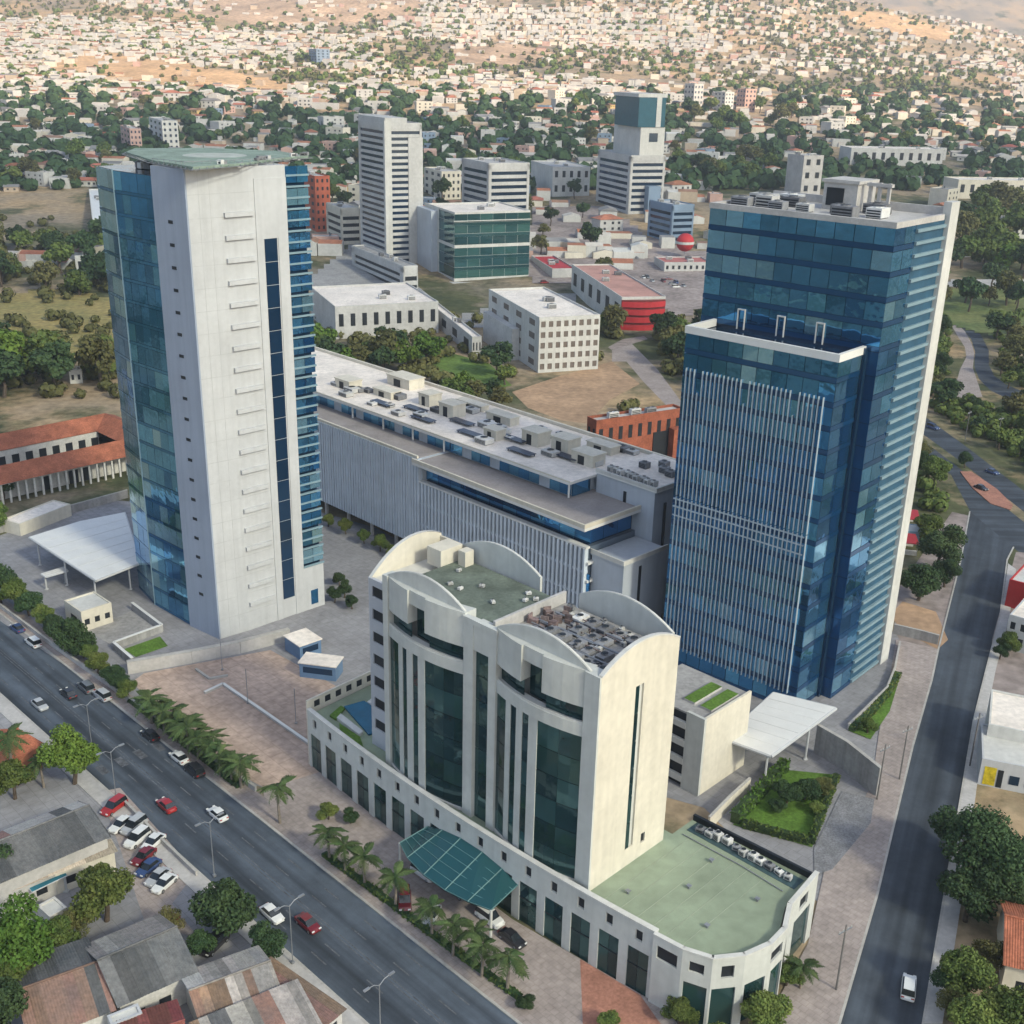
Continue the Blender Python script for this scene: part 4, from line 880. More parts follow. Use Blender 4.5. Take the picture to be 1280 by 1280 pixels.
# --- the tiled courtyard house behind the left tower
zc = 6.5
o, az = G(-2, 621, 0), 0
A_, Bq = G(10, 596, zc), G(146, 566, zc)
az = math.degrees(math.atan2(Bq[0] - A_[0], Bq[1] - A_[1])); dirx, diry = axes(az)
A_ = (A_[0] - dirx[0] * 8, A_[1] - dirx[1] * 8); W_, D_ = 52, 34
ch = thing('courtyard_house', 'red-tiled courtyard house with white colonnade behind the helipad tower', 'house', (*A_, 0), rz_of(az))
def hip_ring(parent, x0, y0, x1, y1, wd, ze, zr, m):
    """four tiled wings around a court: each slope is a row of tile strips"""
    mid = wd / 2
    for (p, q, r, s) in (((x0, y0), (x1, y0), (x1 - mid, y0 + mid), (x0 + mid, y0 + mid)), ((x1, y0), (x1, y1), (x1 - mid, y1 - mid), (x1 - mid, y0 + mid)), ((x1, y1), (x0, y1), (x0 + mid, y1 - mid), (x1 - mid, y1 - mid)), ((x0, y1), (x0, y0), (x0 + mid, y0 + mid), (x0 + mid, y1 - mid)),
                        ((x0 + wd, y0 + wd), (x1 - wd, y0 + wd), (x1 - mid, y0 + mid), (x0 + mid, y0 + mid)), ((x1 - wd, y0 + wd), (x1 - wd, y1 - wd), (x1 - mid, y1 - mid), (x1 - mid, y0 + mid)), ((x1 - wd, y1 - wd), (x0 + wd, y1 - wd), (x0 + mid, y1 - mid), (x1 - mid, y1 - mid)), ((x0 + wd, y1 - wd), (x0 + wd, y0 + wd), (x0 + mid, y0 + mid), (x0 + mid, y1 - mid))):
        n = max(4, int(math.hypot(q[0] - p[0], q[1] - p[1]) / .9)); mb = MB()
        for k in range(n):
            a, b = k / n, (k + 1) / n - .12 / n
            up = lambda P, Q, t, z: (P[0] + (Q[0] - P[0]) * t, P[1] + (Q[1] - P[1]) * t, z)
            mb.face([up(p, q, a, ze + .02 * (k % 2)), up(p, q, b, ze + .02 * (k % 2)), up(s, r, b, zr + .02 * (k % 2)), up(s, r, a, zr + .02 * (k % 2))])
        mb.face([(*p, ze - .06), (*q, ze - .06), (*r, zr - .06), (*s, zr - .06)])
        mb.obj('roof_slope', m, parent)
hip_ring(ch, -1, -1, W_ + 1, D_ + 1, 11, zc - 1.2, zc + 1.6, TILE)
MB().box(0, 3.2, 0, W_, 3.5, zc - 1.2).box(W_ - .3, 0, 0, W_, D_, zc - 1.2).box(0, D_ - .3, 0, W_ - .3, D_, zc - 1.2).obj('wall', WOODW, ch)
MB().box(9.5, 9.5, 0, 9.8, D_ - 9.5, zc - 1.4).box(9.8, D_ - 9.8, 0, W_ - 9.5, D_ - 9.5, zc - 1.4).obj('court_wall', WOODW, ch)
for k in range(9): MB().box(11.5 + k * 3.6, D_ - 9.9, .2, 13.4 + k * 3.6, D_ - 9.81, 3.6).obj('court_arch', DARK, ch)
for k in range(27):
    MB().box(k * 2 - .22, -.2, 0, k * 2 + .22, .2, zc - 1.3).box(k * 2 - .32, -.3, zc - 1.6, k * 2 + .32, .3, zc - 1.3).obj('column', WOODW, ch)
for x in (17, 24, 27): MB().box(x, 3.1, 0, x + 2.4, 3.2, 3.4).obj('doorway', DARK, ch)
MB().box(-.6, -.6, zc - 1.5, W_ + .6, -.35, zc - 1.25).obj('eaves_beam', OFFWHITE, ch)
block('long_shed', 'long pale flat-roofed shed in front of the tiled courtyard house', 'shed', (24, 655), (88, 630), (13, 645), 3.0, CREAM, ROOFL, .2)
wall_run('grey street wall in front of the pale shed', [(-30, 675), (40, 655), (95, 640), (160, 622)], 2.0, .3, CONC)

# --- metal-roofed houses across the boulevard
def sheet_mat(name, rgb, rgb2): return mat(name, rgb, .7, .2, .25, spec=.4, rnd=.36, fine=.22, rgb2=rgb2)
ROOF_GREY = sheet_mat('grey_sheet_roof', (.075, .08, .085), (.15, .145, .14))
ROOF_PALE = sheet_mat('pale_sheet_roof', (.30, .29, .28), (.44, .41, .38))
ROOF_RUST = sheet_mat('rusty_sheet_roof', (.17, .12, .10), (.27, .16, .11))
ROOF_MIX = sheet_mat('patched_sheet_roof', (.24, .225, .21), (.40, .36, .32))
ROOF_RED = sheet_mat('dark_red_sheet_roof', (.17, .05, .04), (.24, .08, .06))
def gable_house(label, a, b, c, ze, zr, roof, wall, cat='house', name='house', mono=False, ridge=.5, sheet=1.1, roof2=None, group=None, extra=True):
    o, az, L, W = px_frame(a, b, c, ze)
    t = thing(name, label, cat, (*o, 0), rz_of(az), group)
    n = max(2, int(L / sheet)); yr = W * ridge
    slopes = [((-.4, ze), (W + .4, zr))] if mono else [((-.4, ze), (yr, zr)), ((W + .4, ze), (yr, zr))]
    for si, ((ya, za), (yb, zb)) in enumerate(slopes):
        k_ = 0; x = -.4
        while x < L + .3:
            wv = min(sheet * random.choice((1, 1, 1, 2)), L + .4 - x); m_ = roof if si == 0 or roof2 is None else roof2
            if random.random() < (.36 if roof is ROOF_MIX else .10) and roof is not TILE: m_ = random.choice((ROOF_RUST, ROOF_PALE, ROOF_GREY))
            mb = MB(); nc = max(2, int(wv / .28)); off = random.uniform(0, .05)
            for j in range(nc):
                x0_, x1_ = x + wv * j / nc, x + wv * (j + 1) / nc; xm = (x0_ + x1_) / 2; e = random.uniform(-.12, .05) if j == 0 else 0
                mb.face([(x0_, ya, za + off), (xm, ya, za + off + .06), (xm, yb, zb + off + .06), (x0_, yb, zb + off)]); mb.face([(xm, ya, za + off + .06), (x1_, ya, za + off), (x1_, yb, zb + off), (xm, yb, zb + off + .06)])
            mb.obj('roof_sheet', m_, t); x += wv
    prof = [(0.1, 0), (0.1, ze - .1), (yr, zr - .12) if not mono else (W - .1, zr - .15), (W - .1, ze - .1 if not mono else 0)] + ([(W - .1, 0)] if not mono else [])
    for xs in (0.0, L - .25):
        mb = MB(); P0 = [(xs, y, z) for y, z in prof]; P1 = [(xs + .25, y, z) for y, z in prof]; mb.face(P0); mb.face(P1[::-1])
        for i in range(len(P0)): j = (i + 1) % len(P0); mb.face([P0[i], P1[i], P1[j], P0[j]])
        mb.obj('gable_wall', wall, t)
    fw_ = MB().wall(.25, L - .25, 0, ze - .1, .1, .35, [(L * .2, L * .2 + 1.0, 0, 2.1), (L * .5, L * .5 + 1.4, 1, 2.2)]).obj('front_wall', wall, t)
    MB().box(.25, W - .35, 0, L - .25, W - .1, (ze if not mono else zr) - .15).obj('rear_wall', wall, t)
    MB().box(L * .2, .2, 0, L * .2 + 1, .28, 2.1).obj('door', DARK, fw_); wn_ = MB().box(L * .5, .2, 1, L * .5 + 1.4, .28, 2.2).obj('window', DARK, fw_)
    if not mono: MB().tube([(-.4, yr, zr + .1), (L + .4, yr, zr + .1)], .14, 6).obj('ridge_cap', roof, t)
    return t
gable_house('big warehouse with dark grey sheet roof across the boulevard', (-60, 1128), (134, 1046), (-75, 1072), 5.5, 7.0, ROOF_GREY, CONC_L, 'warehouse', 'warehouse', ridge=.62, sheet=2.0, roof2=ROOF_PALE)
gable_house('narrow lean-to with cream roof along the warehouse side', (14, 1112), (143, 1064), (8, 1103), 3.4, 3.9, sheet_mat('cream_sheet_roof', (.40, .34, .27), (.50, .42, .34)), CREAM, 'shed', 'lean_to', mono=True, sheet=2.4)
gable_house('house with dark grey gabled sheet roof and beige rear slope', (150, 1256), (243, 1214), (106, 1184), 4.0, 6.2, ROOF_GREY, WOODW, sheet=1.4, roof2=ROOF_MIX)
gable_house('house under a stained rusty grey roof among the trees', (40, 1300), (140, 1262), (20, 1205), 3.8, 5.4, ROOF_RUST, WOODW, sheet=1.2, roof2=ROOF_GREY)
gable_house('long shed under pale patched corrugated sheets', (250, 1268), (345, 1232), (214, 1224), 3.6, 4.8, ROOF_MIX, WOODW, 'shed', 'shed', sheet=1.0, ridge=.4)
gable_house('low shed under mixed rusty and white corrugated sheets', (270, 1345), (402, 1288), (240, 1288), 3.4, 4.2, ROOF_MIX, WOODW, 'shed', 'shed', mono=True, sheet=1.0)
gable_house('lean-to with brown rusty roof beside the near pavement', (392, 1292), (428, 1262), (326, 1212), 3.2, 3.5, ROOF_RUST, CONC_L, 'shed', 'lean_to', mono=True, sheet=1.3)
gable_house('small house with dark red sheet roof in the foreground', (165, 1345), (238, 1320), (150, 1275), 3.6, 4.6, ROOF_RED, WOODW, sheet=1.1)
block('roof_tank_room', 'small white flat-roofed room beside the dark red roof', 'building', (139, 1282), (178, 1266), (132, 1270), 4.0, WHITE, OFFWHITE, .2, win=(1, 2, 1.2, 2))
gable_house('small house with orange tiled roof beside the bright green tree', (18, 952), (50, 930), (-12, 918), 4.2, 5.6, TILE, mat('orange_render', (.42, .17, .10), .8), sheet=1.0)
block('pool_house', 'small white flat roof beside the teal awning', 'building', (62, 1146), (84, 1134), (46, 1132), 3.0, WOODW, OFFWHITE, .2)
canopy('long teal awning beside the cream lean-to', [(34, 1106), (80, 1088), (84, 1094), (40, 1115)], 2.8, [(38, 1108), (80, 1092)], .15, 'awning')
for c_ in bpy.data.objects:
    if c_.name.startswith('awning'):
        for ch_ in c_.children:
            if ch_.name.startswith('roof'): ch_.data.materials[0] = mat('teal_canvas', (.03, .16, .22), .7)

# --- across the street on the right
block('shop', 'white flat-roofed shop opposite the blue tower', 'shop', (1236, 905), (1330, 925), (1243, 862), 6.5, OFFWHITE, ROOFL, .3, win=None)
t, L, W, z = block('mural_shop', 'low white shop with a yellow mural on its street wall', 'shop', (1228, 948), (1330, 968), (1232, 905), 4.6, WHITE, OFFWHITE, .2, win=None)
MB().box(.6, -.06, .3, 2.3, -.01, 3.4).obj('mural', mat('yellow_mural', (.55, .42, .02), .7, .4, 1.2), t)
MB().box(2.5, -.06, .2, 3.3, -.01, 3.2).obj('doorway', DARK, t)
for k in range(4): MB().box(4.2 + k * 2.2, -.06, 1.1, 5.6 + k * 2.2, -.01, 2.6).obj('window', NAVY, t)
block('showroom', 'white and blue two-storey showroom beside the right-hand street', 'shop', (1262, 768), (1340, 790), (1272, 728), 7.0, WHITE, ROOFL, .3, win=(2, 6, 1.2, 3.0))
block('red_shop', 'red-walled shop at the road junction', 'shop', (1262, 724), (1330, 742), (1272, 690), 6.0, mat('red_render', (.42, .03, .03), .6), OFFWHITE, .3)
gable_house('house with red clay tile roof behind the big street tree', (1258, 1205), (1340, 1225), (1262, 1130), 4.2, 6.6, TILE, CREAM, sheet=.9)
for lab, a, b, c in (('red-roofed street stall nearer the junction under the trees', (1131, 648), (1150, 650), (1133, 636)), ('red-roofed street stall beside the tall pier of the blue tower', (1127, 678), (1149, 680), (1129, 666))):
    o, az, L, W = px_frame(a, b, c, 3.0); t = thing('street_stall', lab, 'stall', (*o, 0), rz_of(az))
    MB().box(0, 0, 2.8, L, W, 3.0).obj('roof', mat('red_canvas', (.38, .03, .04), .7), t)
    MB().box(.2, W - .4, 0, L - .2, W - .2, 2.8).box(.2, .3, 0, L - .2, 1.0, 1.0).obj('counter', WOODW, t)
    for x in (.15, L - .25):
        for y in (.1, W - .2): MB().box(x, y, 0, x + .1, y + .1, 2.8).obj('post', METAL, t)
block('blue_cabin', 'small blue and white cabin between the red street stalls', 'cabin', (1130, 663), (1158, 666), (1131, 654), 3.2, mat('pale_blue_render', (.25, .36, .45), .7), OFFWHITE, .15, win=(1, 3, 1.1, 2))

# ================================================================== STREET LAMPS AND POLES
def lamp_proto():
    t = thing('street_lamp', 'x', 'street lamp', (0, 0, -100), 0, 'street lamps along the boulevard')
    MB().tube([(0, 0, 0), (0, 0, 8.6)], .08, 8, r2=.05).box(-.2, -.2, 0, .2, .2, .3).obj('pole', METAL, t)
    for s in (-1, 1):
        arm_ = MB().tube([(0, 0, 8.4), (s * .7, 0, 8.9), (s * 1.7, 0, 9.0)], .045, 6).obj('arm', METAL, t)
        MB().box(s * 1.7 - .38, -.14, 8.9, s * 1.7 + .38, .14, 9.06).box(s * 1.7 - .3, -.1, 8.86, s * 1.7 + .3, .1, 8.9).obj('lamp_head', METAL, arm_)
    return t
lp = lamp_proto()
spots = [('double-armed street lamp beside the parked-car yard', (146, 1004)), ('double-armed street lamp facing the palm by the hotel corner', (268, 1096)), ('double-armed street lamp beside the red and white cars', (366, 1205)), ('double-armed street lamp nearest the rusty lean-to', (476, 1308)), ('double-armed street lamp opposite the row of young palms', (116, 942))]
for i, (lab, p) in enumerate(spots):
    g = G(*p)
    if i == 0: lp.location = (*g, .1); lp.rotation_euler = (0, 0, brz + math.pi / 2); lp['label'] = lab; o_ = lp
    else: o_ = copy_tree(lp, (*g, .1), brz + math.pi / 2, lab)
def pole_proto():
    t = thing('utility_pole', 'x', 'utility pole', (0, 0, -100), 0, 'utility poles along the right-hand street')
    MB().tube([(0, 0, 0), (0, 0, 9.5)], .13, 8, r2=.09).obj('pole', mat('weathered_pole', (.16, .15, .14), .9), t)
    MB().box(-1.1, -.06, 8.6, 1.1, .06, 8.75).obj('crossarm', METAL, t)
    for x in (-1, -.4, .4, 1): MB().tube([(x, 0, 8.75), (x, 0, 9.0)], .05, 6).obj('insulator', OFFWHITE, t)
    return t
pp = pole_proto()
for i, (lab, p) in enumerate([('concrete utility pole at the hotel end of the street pavement', (1045, 1238)), ('concrete utility pole beside the cobbled drive', (1096, 1000)), ('concrete utility pole on the pavement by the retaining wall', (1124, 975)), ('concrete utility pole by the mural shop', (1212, 958)), ('concrete utility pole at the divided road beyond the junction', (1245, 560)), ('concrete utility pole on the scrub bank above the far carriageway', (1206, 552)), ('concrete utility pole beside the big street tree', (1190, 1120))]):
    g = G(*p)
    if i == 0: pp.location = (*g, .1); pp.rotation_euler = (0, 0, .6); pp['label'] = lab
    else: copy_tree(pp, (*g, .1), .6 + jit(.2), lab)
for i, (lab, p) in enumerate([('thin flagless pole in the worn brick lot near the kiosk', (370, 905)), ('thin pole in the worn brick lot beside the low kerb wall', (310, 880)), ('thin pole at the top of the worn brick lot', (278, 838))]):
    g = G(*p); t = thing('thin_pole', lab, 'pole', (*g, .08)); MB().tube([(0, 0, 0), (0, 0, 6.5)], .07, 6).obj('shaft', METAL, t); MB().box(-.2, -.2, 0, .2, .2, .25).obj('base', CONC, t)
# ================================================================== VEGETATION
def leaf_mat(name, c1, c2, rnd=.25): return mat(name, c1, .75, .3, .55, spec=.2, rnd=rnd, fine=.38, rgb2=c2, trans=.18)
LEAF_D = leaf_mat('dark_foliage', (.028, .058, .026), (.068, .11, .04))
LEAF_M = leaf_mat('mid_foliage', (.07, .12, .03), (.18, .22, .055))
LEAF_B = leaf_mat('bright_foliage', (.07, .14, .022), (.14, .22, .04))
LEAF_O = leaf_mat('olive_foliage', (.095, .105, .035), (.18, .17, .06))
LEAF_P = leaf_mat('palm_foliage', (.045, .085, .03), (.10, .14, .05))
BARK = mat('bark', (.10, .075, .055), .95, .3, 2.0)
def crown_mesh(name, m, n, lobes, size, seed):
    """leaf clumps spread through several lobes; gaps between the lobes stay open"""
    r = np.random.default_rng(seed); V = []; F = []
    tot = sum(l[3] ** 2 for l in lobes)
    for (cx, cy2, cz, rad, fl) in lobes:
        k = int(n * rad ** 2 / tot)
        d = r.normal(size=(k, 3)); d /= np.linalg.norm(d, axis=1)[:, None]
        rr = rad * r.uniform(.35, 1.06, k) ** .55; p = d * rr[:, None] * np.array([1, 1, fl]) + np.array([cx, cy2, cz])
        nr = d * .75 + r.normal(size=(k, 3)) * .55; nr[:, 2] += .35; nr /= np.linalg.norm(nr, axis=1)[:, None]
        a = np.cross(nr, r.normal(size=(k, 3))); a /= np.linalg.norm(a, axis=1)[:, None]; b = np.cross(nr, a)
        s = (size * r.uniform(.6, 1.35, k))[:, None]
        base = len(V); q = np.stack([p - a * s - b * s * .5, p + a * s * .2 - b * s * .8, p + a * s + b * s * .4, p - a * s * .1 + b * s * .8], 1).reshape(-1, 3)
        V += q.tolist(); F += [(base + 4 * i, base + 4 * i + 1, base + 4 * i + 2, base + 4 * i + 3) for i in range(k)]
    me = bpy.data.meshes.new(name); me.from_pydata(V, [], F); me.materials.append(m); me.update(); return me
def lobes_for(seed, R, H, n):
    r = random.Random(seed); L = [(0, 0, H, R * .62, .8)]
    for i in range(n):
        t = 2 * math.pi * i / n + r.uniform(-.4, .4); d = R * r.uniform(.42, .68); L.append((d * math.cos(t), d * math.sin(t), H + R * r.uniform(-.38, .25), R * r.uniform(.32, .5), r.uniform(.65, .95)))
    for i in range(3): L.append((r.uniform(-.4, .4) * R, r.uniform(-.4, .4) * R, H + R * r.uniform(.3, .6), R * r.uniform(.25, .4), .8))
    return L
def trunk_mesh(seed, R, H):
    r = random.Random(seed); mb = MB(); mb.tube([(0, 0, 0), (.08 * R, .03 * R, H * .4), (0, .05 * R, H * .75)], R * .085, 7, r2=R * .055)
    for i in range(5):
        t = 2 * math.pi * i / 5 + r.uniform(-.5, .5); d = R * r.uniform(.4, .65); mb.tube([(0, .03 * R, H * .55), (d * .5 * math.cos(t), d * .5 * math.sin(t), H * .85), (d * math.cos(t), d * math.sin(t), H + R * .1)], R * .045, 5, r2=R * .015)
    return mb.mesh('trunk', BARK)
PROTO = {}
def tree_proto(key, m, n, size, seed, R=4.0, H=5.0, nl=7):
    PROTO[key] = (crown_mesh('crown', m, n, lobes_for(seed, R, H, nl), size, seed), trunk_mesh(seed, R, H), R, H)
tree_proto('dark', LEAF_D, 7000, .19, 11); tree_proto('mid', LEAF_M, 7000, .19, 12); tree_proto('bright', LEAF_B, 7000, .19, 13); tree_proto('olive', LEAF_O, 4000, .18, 14, nl=6); tree_proto('huge', LEAF_D, 16000, .125, 31, nl=11, H=4.4)
tree_proto('fdark', LEAF_D, 1100, .45, 15); tree_proto('fmid', LEAF_M, 1100, .45, 16); tree_proto('folive', LEAF_O, 900, .42, 17); tree_proto('dark2', LEAF_D, 7000, .20, 18, nl=9, H=4.2); tree_proto('fbright', LEAF_B, 1100, .45, 19)
tree_proto('fdark2', LEAF_D, 1100, .45, 20, nl=5, H=6); tree_proto('fmid2', LEAF_M, 1100, .45, 21, nl=9, H=4.2)
def tree(key, label, loc, R, group=None, sz=None, name='tree'):
    cm, tm, r0, h0 = PROTO[key]; s = R / r0
    t = thing(name, label, 'tree', loc, random.uniform(0, 6.28), group); t.scale = (s, s, s * (sz or random.uniform(.85, 1.15)))
    link('crown', cm, t); link('trunk', tm, t)
    return t
def px_tree(key, label, px, py, rpx, group=None, sz=None, base=False, name='tree'):
    """px,py is the crown centre in the picture; its height above ground follows from the tree's own proportions"""
    cm, tm, r0, h0 = PROTO[key]
    g = G(px, py); R = 4
    for _ in range(6):
        d = math.hypot(math.hypot(*g), CAM_H); R = rpx * d / FPX; g = G(px, py, 0 if base else R / r0 * h0 * (sz or 1))
    return tree(key, label, (*g, 0), R, group, sz or 1, name)
# foreground left
for a in (('bright', 'bright green tree beside the orange-roofed house', 88, 940, 34), ('mid', 'leafy tree beside the teal awning and cream lean-to', 128, 1108, 38), ('dark2', 'rounded dark tree on the boulevard pavement near parked cars', 282, 1132, 38), ('bright', 'big green tree at the edge of the rusty-roofed house', 18, 1172, 46),
          ('dark', 'small dark tree beside the white and red cars', 334, 1178, 24), ('mid', 'green tree between warehouse and rusty-roofed house', 70, 1166, 26), ('dark', 'dark tree in front of the warehouse lean-to', -8, 1090, 30), ('olive', 'small olive tree between parked yard and grey gabled house', 212, 1150, 18), ('dark', 'dark tree at the corner beyond the rusty-roofed house', -8, 1250, 40),
          ('mid', 'low green tree left of the orange-roofed house', 14, 968, 26), ('mid', 'leafy tree hiding the gable of the rusty-roofed house', 8, 1222, 34), ('olive', 'olive tree beside the white pool house roof', 98, 1150, 20), ('dark2', 'dark tree beside the grey gabled house and pavement', 252, 1176, 18)): px_tree(*a)
# boulevard trees, far side
for k, (x, y, r, key) in enumerate(((-4, 722, 26, 'dark'), (16, 738, 20, 'mid'), (34, 752, 17, 'dark2'), (84, 790, 24, 'dark'), (102, 804, 18, 'dark2'), (122, 826, 17, 'mid'), (140, 842, 15, 'dark'), (158, 858, 14, 'mid'))):
    px_tree(key, ['dense dark street tree at the far end of the boulevard row', 'mid green street tree behind the white entrance canopy', 'low dark street tree left of the cream flat block', 'largest dark street tree in front of the cream flat block', 'dark street tree beside the sunken yard', 'mid green street tree beside the planter wall', 'small dark street tree before the worn brick lot', 'small mid green street tree where the young palms begin'][k], x, y, r, 'street trees along the boulevard')
# right foreground
for a in (('huge', 'huge spreading dark tree over the right-hand street', 1242, 1064, 56), ('dark', 'dense dark tree beside the red-tiled house', 1215, 1110, 36), ('mid', 'green tree in the garden in front of the red-tiled house', 1212, 1215, 34), ('mid', 'low green tree at the garden corner below the red-tiled house', 1262, 1262, 38), ('olive', 'olive tree at the kerb below the red-tiled house', 1190, 1255, 18),
          ('dark', 'dark tree at the kerb end of the street tree mass', 1196, 1036, 28), ('mid', 'broad green tree in the lower garden corner', 1222, 1276, 34), ('dark', 'dark tree between huge tree and red-tiled house', 1268, 1110, 30), ('olive', 'dry bushy tree beside the garden path', 1238, 1190, 22), ('dark', 'dark bushy tree by the lower kerb', 1188, 1222, 22),
          ('dark', 'tall dark tree beside the street stalls', 1176, 680, 28), ('mid', 'light green tree behind the street stalls', 1160, 655, 20), ('dark2', 'broad dark tree above the orange bank', 1152, 724, 26), ('dark', 'dark tree leaning over the orange bank', 1184, 712, 18), ('mid', 'tree on the verge above the divided road', 1172, 585, 20), ('olive', 'olive tree on the verge near the tower pier', 1150, 560, 16), ('dark', 'small dark tree at the tip of the brick median', 1208, 572, 10),
          ('mid', 'tree behind the mural shop yard', 1262, 800, 14), ('dark', 'dark shrub-like tree beside the showroom', 1252, 812, 10)): px_tree(*a)
for k in range(60):
    x, y = random.uniform(1155, 1330), random.uniform(395, 600)
    if abs(y - (520 + (x - 1155) * .76)) < 45 or (1195 < x < 1245 and 395 < y < 500): continue
    kk = random.choice(('fdark', 'fmid', 'folive', 'dark', 'fdark2')); nm = {'fdark': 'rounded dark', 'fmid': 'mid green', 'folive': 'dry olive', 'dark': 'bushy dark', 'fdark2': 'tall dark'}[kk]
    nm += (' tree on the bank above the far carriageway' if y < 520 + (x - 1155) * .76 else ' tree on the verge below the near carriageway'); px_tree(kk, nm, x, y, random.uniform(9, 17), nm + ' group')
# courtyard and atrium planting
for k, (x, y, r) in enumerate(((430, 735, 11), (418, 742, 10), (440, 750, 10), (424, 722, 9))): px_tree('dark', 'small tree in the court between the helipad tower and hotel', x, y, r, 'small court trees beside the hotel')
for k, (x, y, r) in enumerate(((410, 648, 9), (432, 655, 11), (455, 668, 10), (475, 676, 12), (490, 686, 9))): px_tree('mid', 'small tree planted below the long slatted block', x, y, r, 'trees below the long office block')
for k, (x, y, r) in enumerate(((12, 556, 12), (26, 552, 9), (58, 548, 10))): px_tree('dark', 'dark tree inside the tiled courtyard', x, y, r, 'trees inside the tiled courtyard')
px_tree('dark', 'dark tree in front of the white colonnade', 2, 605, 16); px_tree('mid', 'green tree behind the pale shed', -8, 640, 18)

# hedged garden by the right-hand tower
hg = PXP([(916, 1032), (980, 963), (1050, 970), (1015, 1060)])
area('garden_lawn', [(916, 1032), (980, 963), (1050, 970), (1015, 1060)], .16, LAWN)
def hedge(label, pts, w_, h, m, dens=55, name='hedge'):
    P_ = [Vector(G(*p)) for p in pts]; o = P_[0]; r = np.random.default_rng(int(pts[0][0])); V = []; F = []
    for i in range(len(P_) - 1):
        d = P_[i + 1] - P_[i]; L = d.length; d.normalize(); nn = Vector((-d.y, d.x)); k = int(L * (w_ + 2 * h) * dens / 10)
        for _ in range(k):
            s, u, v = r.uniform(0, L), r.uniform(-1, 1), r.uniform(0, 1); side = r.random() < (2 * h) / (2 * h + w_)
            uu, vv = (math.copysign(1, u) * r.uniform(.85, 1.05), v) if side else (u, r.uniform(.9, 1.06))
            c = P_[i] + d * s + nn * (uu * w_ / 2) - o; c = np.array([c.x, c.y, vv * h]); a = r.normal(size=3); a /= np.linalg.norm(a); b = np.cross(a, r.normal(size=3)); b /= np.linalg.norm(b); z = .2 * r.uniform(.7, 1.3)
            bs = len(V); V += [tuple(c - a * z - b * z * .6), tuple(c + a * z - b * z * .6), tuple(c + a * z + b * z * .6), tuple(c - a * z + b * z * .6)]; F.append((bs, bs + 1, bs + 2, bs + 3))
    t = thing(name, label, 'hedge', (o.x, o.y, .1)); me = bpy.data.meshes.new('foliage'); me.from_pydata(V, [], F); me.materials.append(m); link('foliage', me, t)
    core = MB()
    for i in range(len(P_) - 1):
        d = P_[i + 1] - P_[i]; n2 = Vector((-d.y, d.x)).normalized() * w_ * .42; a, b = P_[i] - o, P_[i + 1] - o; core.prism([tuple(a + n2), tuple(b + n2), tuple(b - n2), tuple(a - n2)], 0, h * .9)
    core.obj('stems', LEAF_D, t); return t
hedge('clipped hedge round the bright lawn by the white canopy', [(928, 1034), (1013, 1056), (1045, 975)], 1.0, 1.2, LEAF_M)
hedge('tall clipped hedge on the ramp side of the garden', [(918, 1030), (950, 995), (981, 962)], 1.6, 2.0, LEAF_B)
hedge('low hedge along the street verge below the ramp', [(1064, 915), (1090, 892), (1112, 865), (1122, 845)], 1.2, .9, LEAF_M)
for k, (x, y, r, key) in enumerate(((985, 990, 18, 'dark'), (1008, 985, 20, 'dark2'), (1030, 982, 14, 'olive'), (972, 1005, 12, 'dark'), (1022, 1008, 11, 'mid'))): px_tree(key, ['dark bush in the hedged garden beside the canopy post', 'largest dark bush in the hedged garden', 'olive bush at the wall corner of the hedged garden', 'small dark bush against the tall clipped hedge', 'small green bush at the edge of the bright lawn'][k], x, y, r, 'bushes in the hedged garden', .8, name='bush')
px_tree('mid', 'green bush on the street verge near the retaining wall', 1086, 905, 12, None, .9, name='bush')
hedge('strip hedge along the boulevard pavement before the brick lot', [(165, 878), (230, 930), (300, 985)], 1.3, .8, LEAF_D)
hedge('strip hedge along the hotel palms', [(405, 1070), (480, 1125), (560, 1185), (650, 1250)], 1.0, .6, LEAF_M)
for x, y, r, l in ((656, 1252, 12, 'small round bush at the end of the hotel palm strip'), (985, 1215, 20, 'dark bush at the street corner of the hotel podium'), (960, 1262, 34, 'leafy bush below the rounded hotel corner'), (850, 1262, 22, 'leafy bush in front of the hotel podium corner'), (760, 1275, 16, 'bush beside the brick apron of the hotel'), (905, 1300, 30, 'leafy bush under the hotel prow'), (410, 1012, 15, 'dark bush at the far corner of the hotel podium'), (438, 1020, 12, 'small bush beside the first podium bays')): px_tree('mid' if r > 14 else 'dark', l, x, y, r, None, .8, name='bush')

# palms
def frond_mesh(seed, L):
    r = random.Random(seed); V = []; F = []
    n = 9; pts = []
    for i in range(n + 1):
        t = i / n; pts.append((L * (t - .12 * t * t), 0, L * (.42 * t - .78 * t * t)))
    for i in range(n):
        p, q = pts[i], pts[i + 1]; wl = L * .20 * math.sin(math.pi * min(.96, (i + .8) / (n + .6))) + .05
        for s in (-1, 1):
            for j in range(2):
                a = j / 2; x = p[0] + (q[0] - p[0]) * a; z = p[2] + (q[2] - p[2]) * a; b = len(V); d = r.uniform(.2, .5)
                V += [(x, 0, z), (x + .16 * L / 3, 0, z - .02), (x + .42 * L / 3 * r.uniform(.7, 1.2), s * wl, z - wl * d - .02), (x + .24 * L / 3, s * wl * .95, z - wl * d - .05)]; F.append((b, b + 1, b + 2, b + 3))
    mb = MB(); mb.v, mb.f, mb.m = V, F, [0] * len(F); mb.tube([(p[0], p[1], p[2]) for p in pts], .05, 4, r2=.015)
    return mb.mesh('frond', LEAF_P)
FR = [frond_mesh(s, 3.0) for s in (1, 2, 3)]
TRK = {}
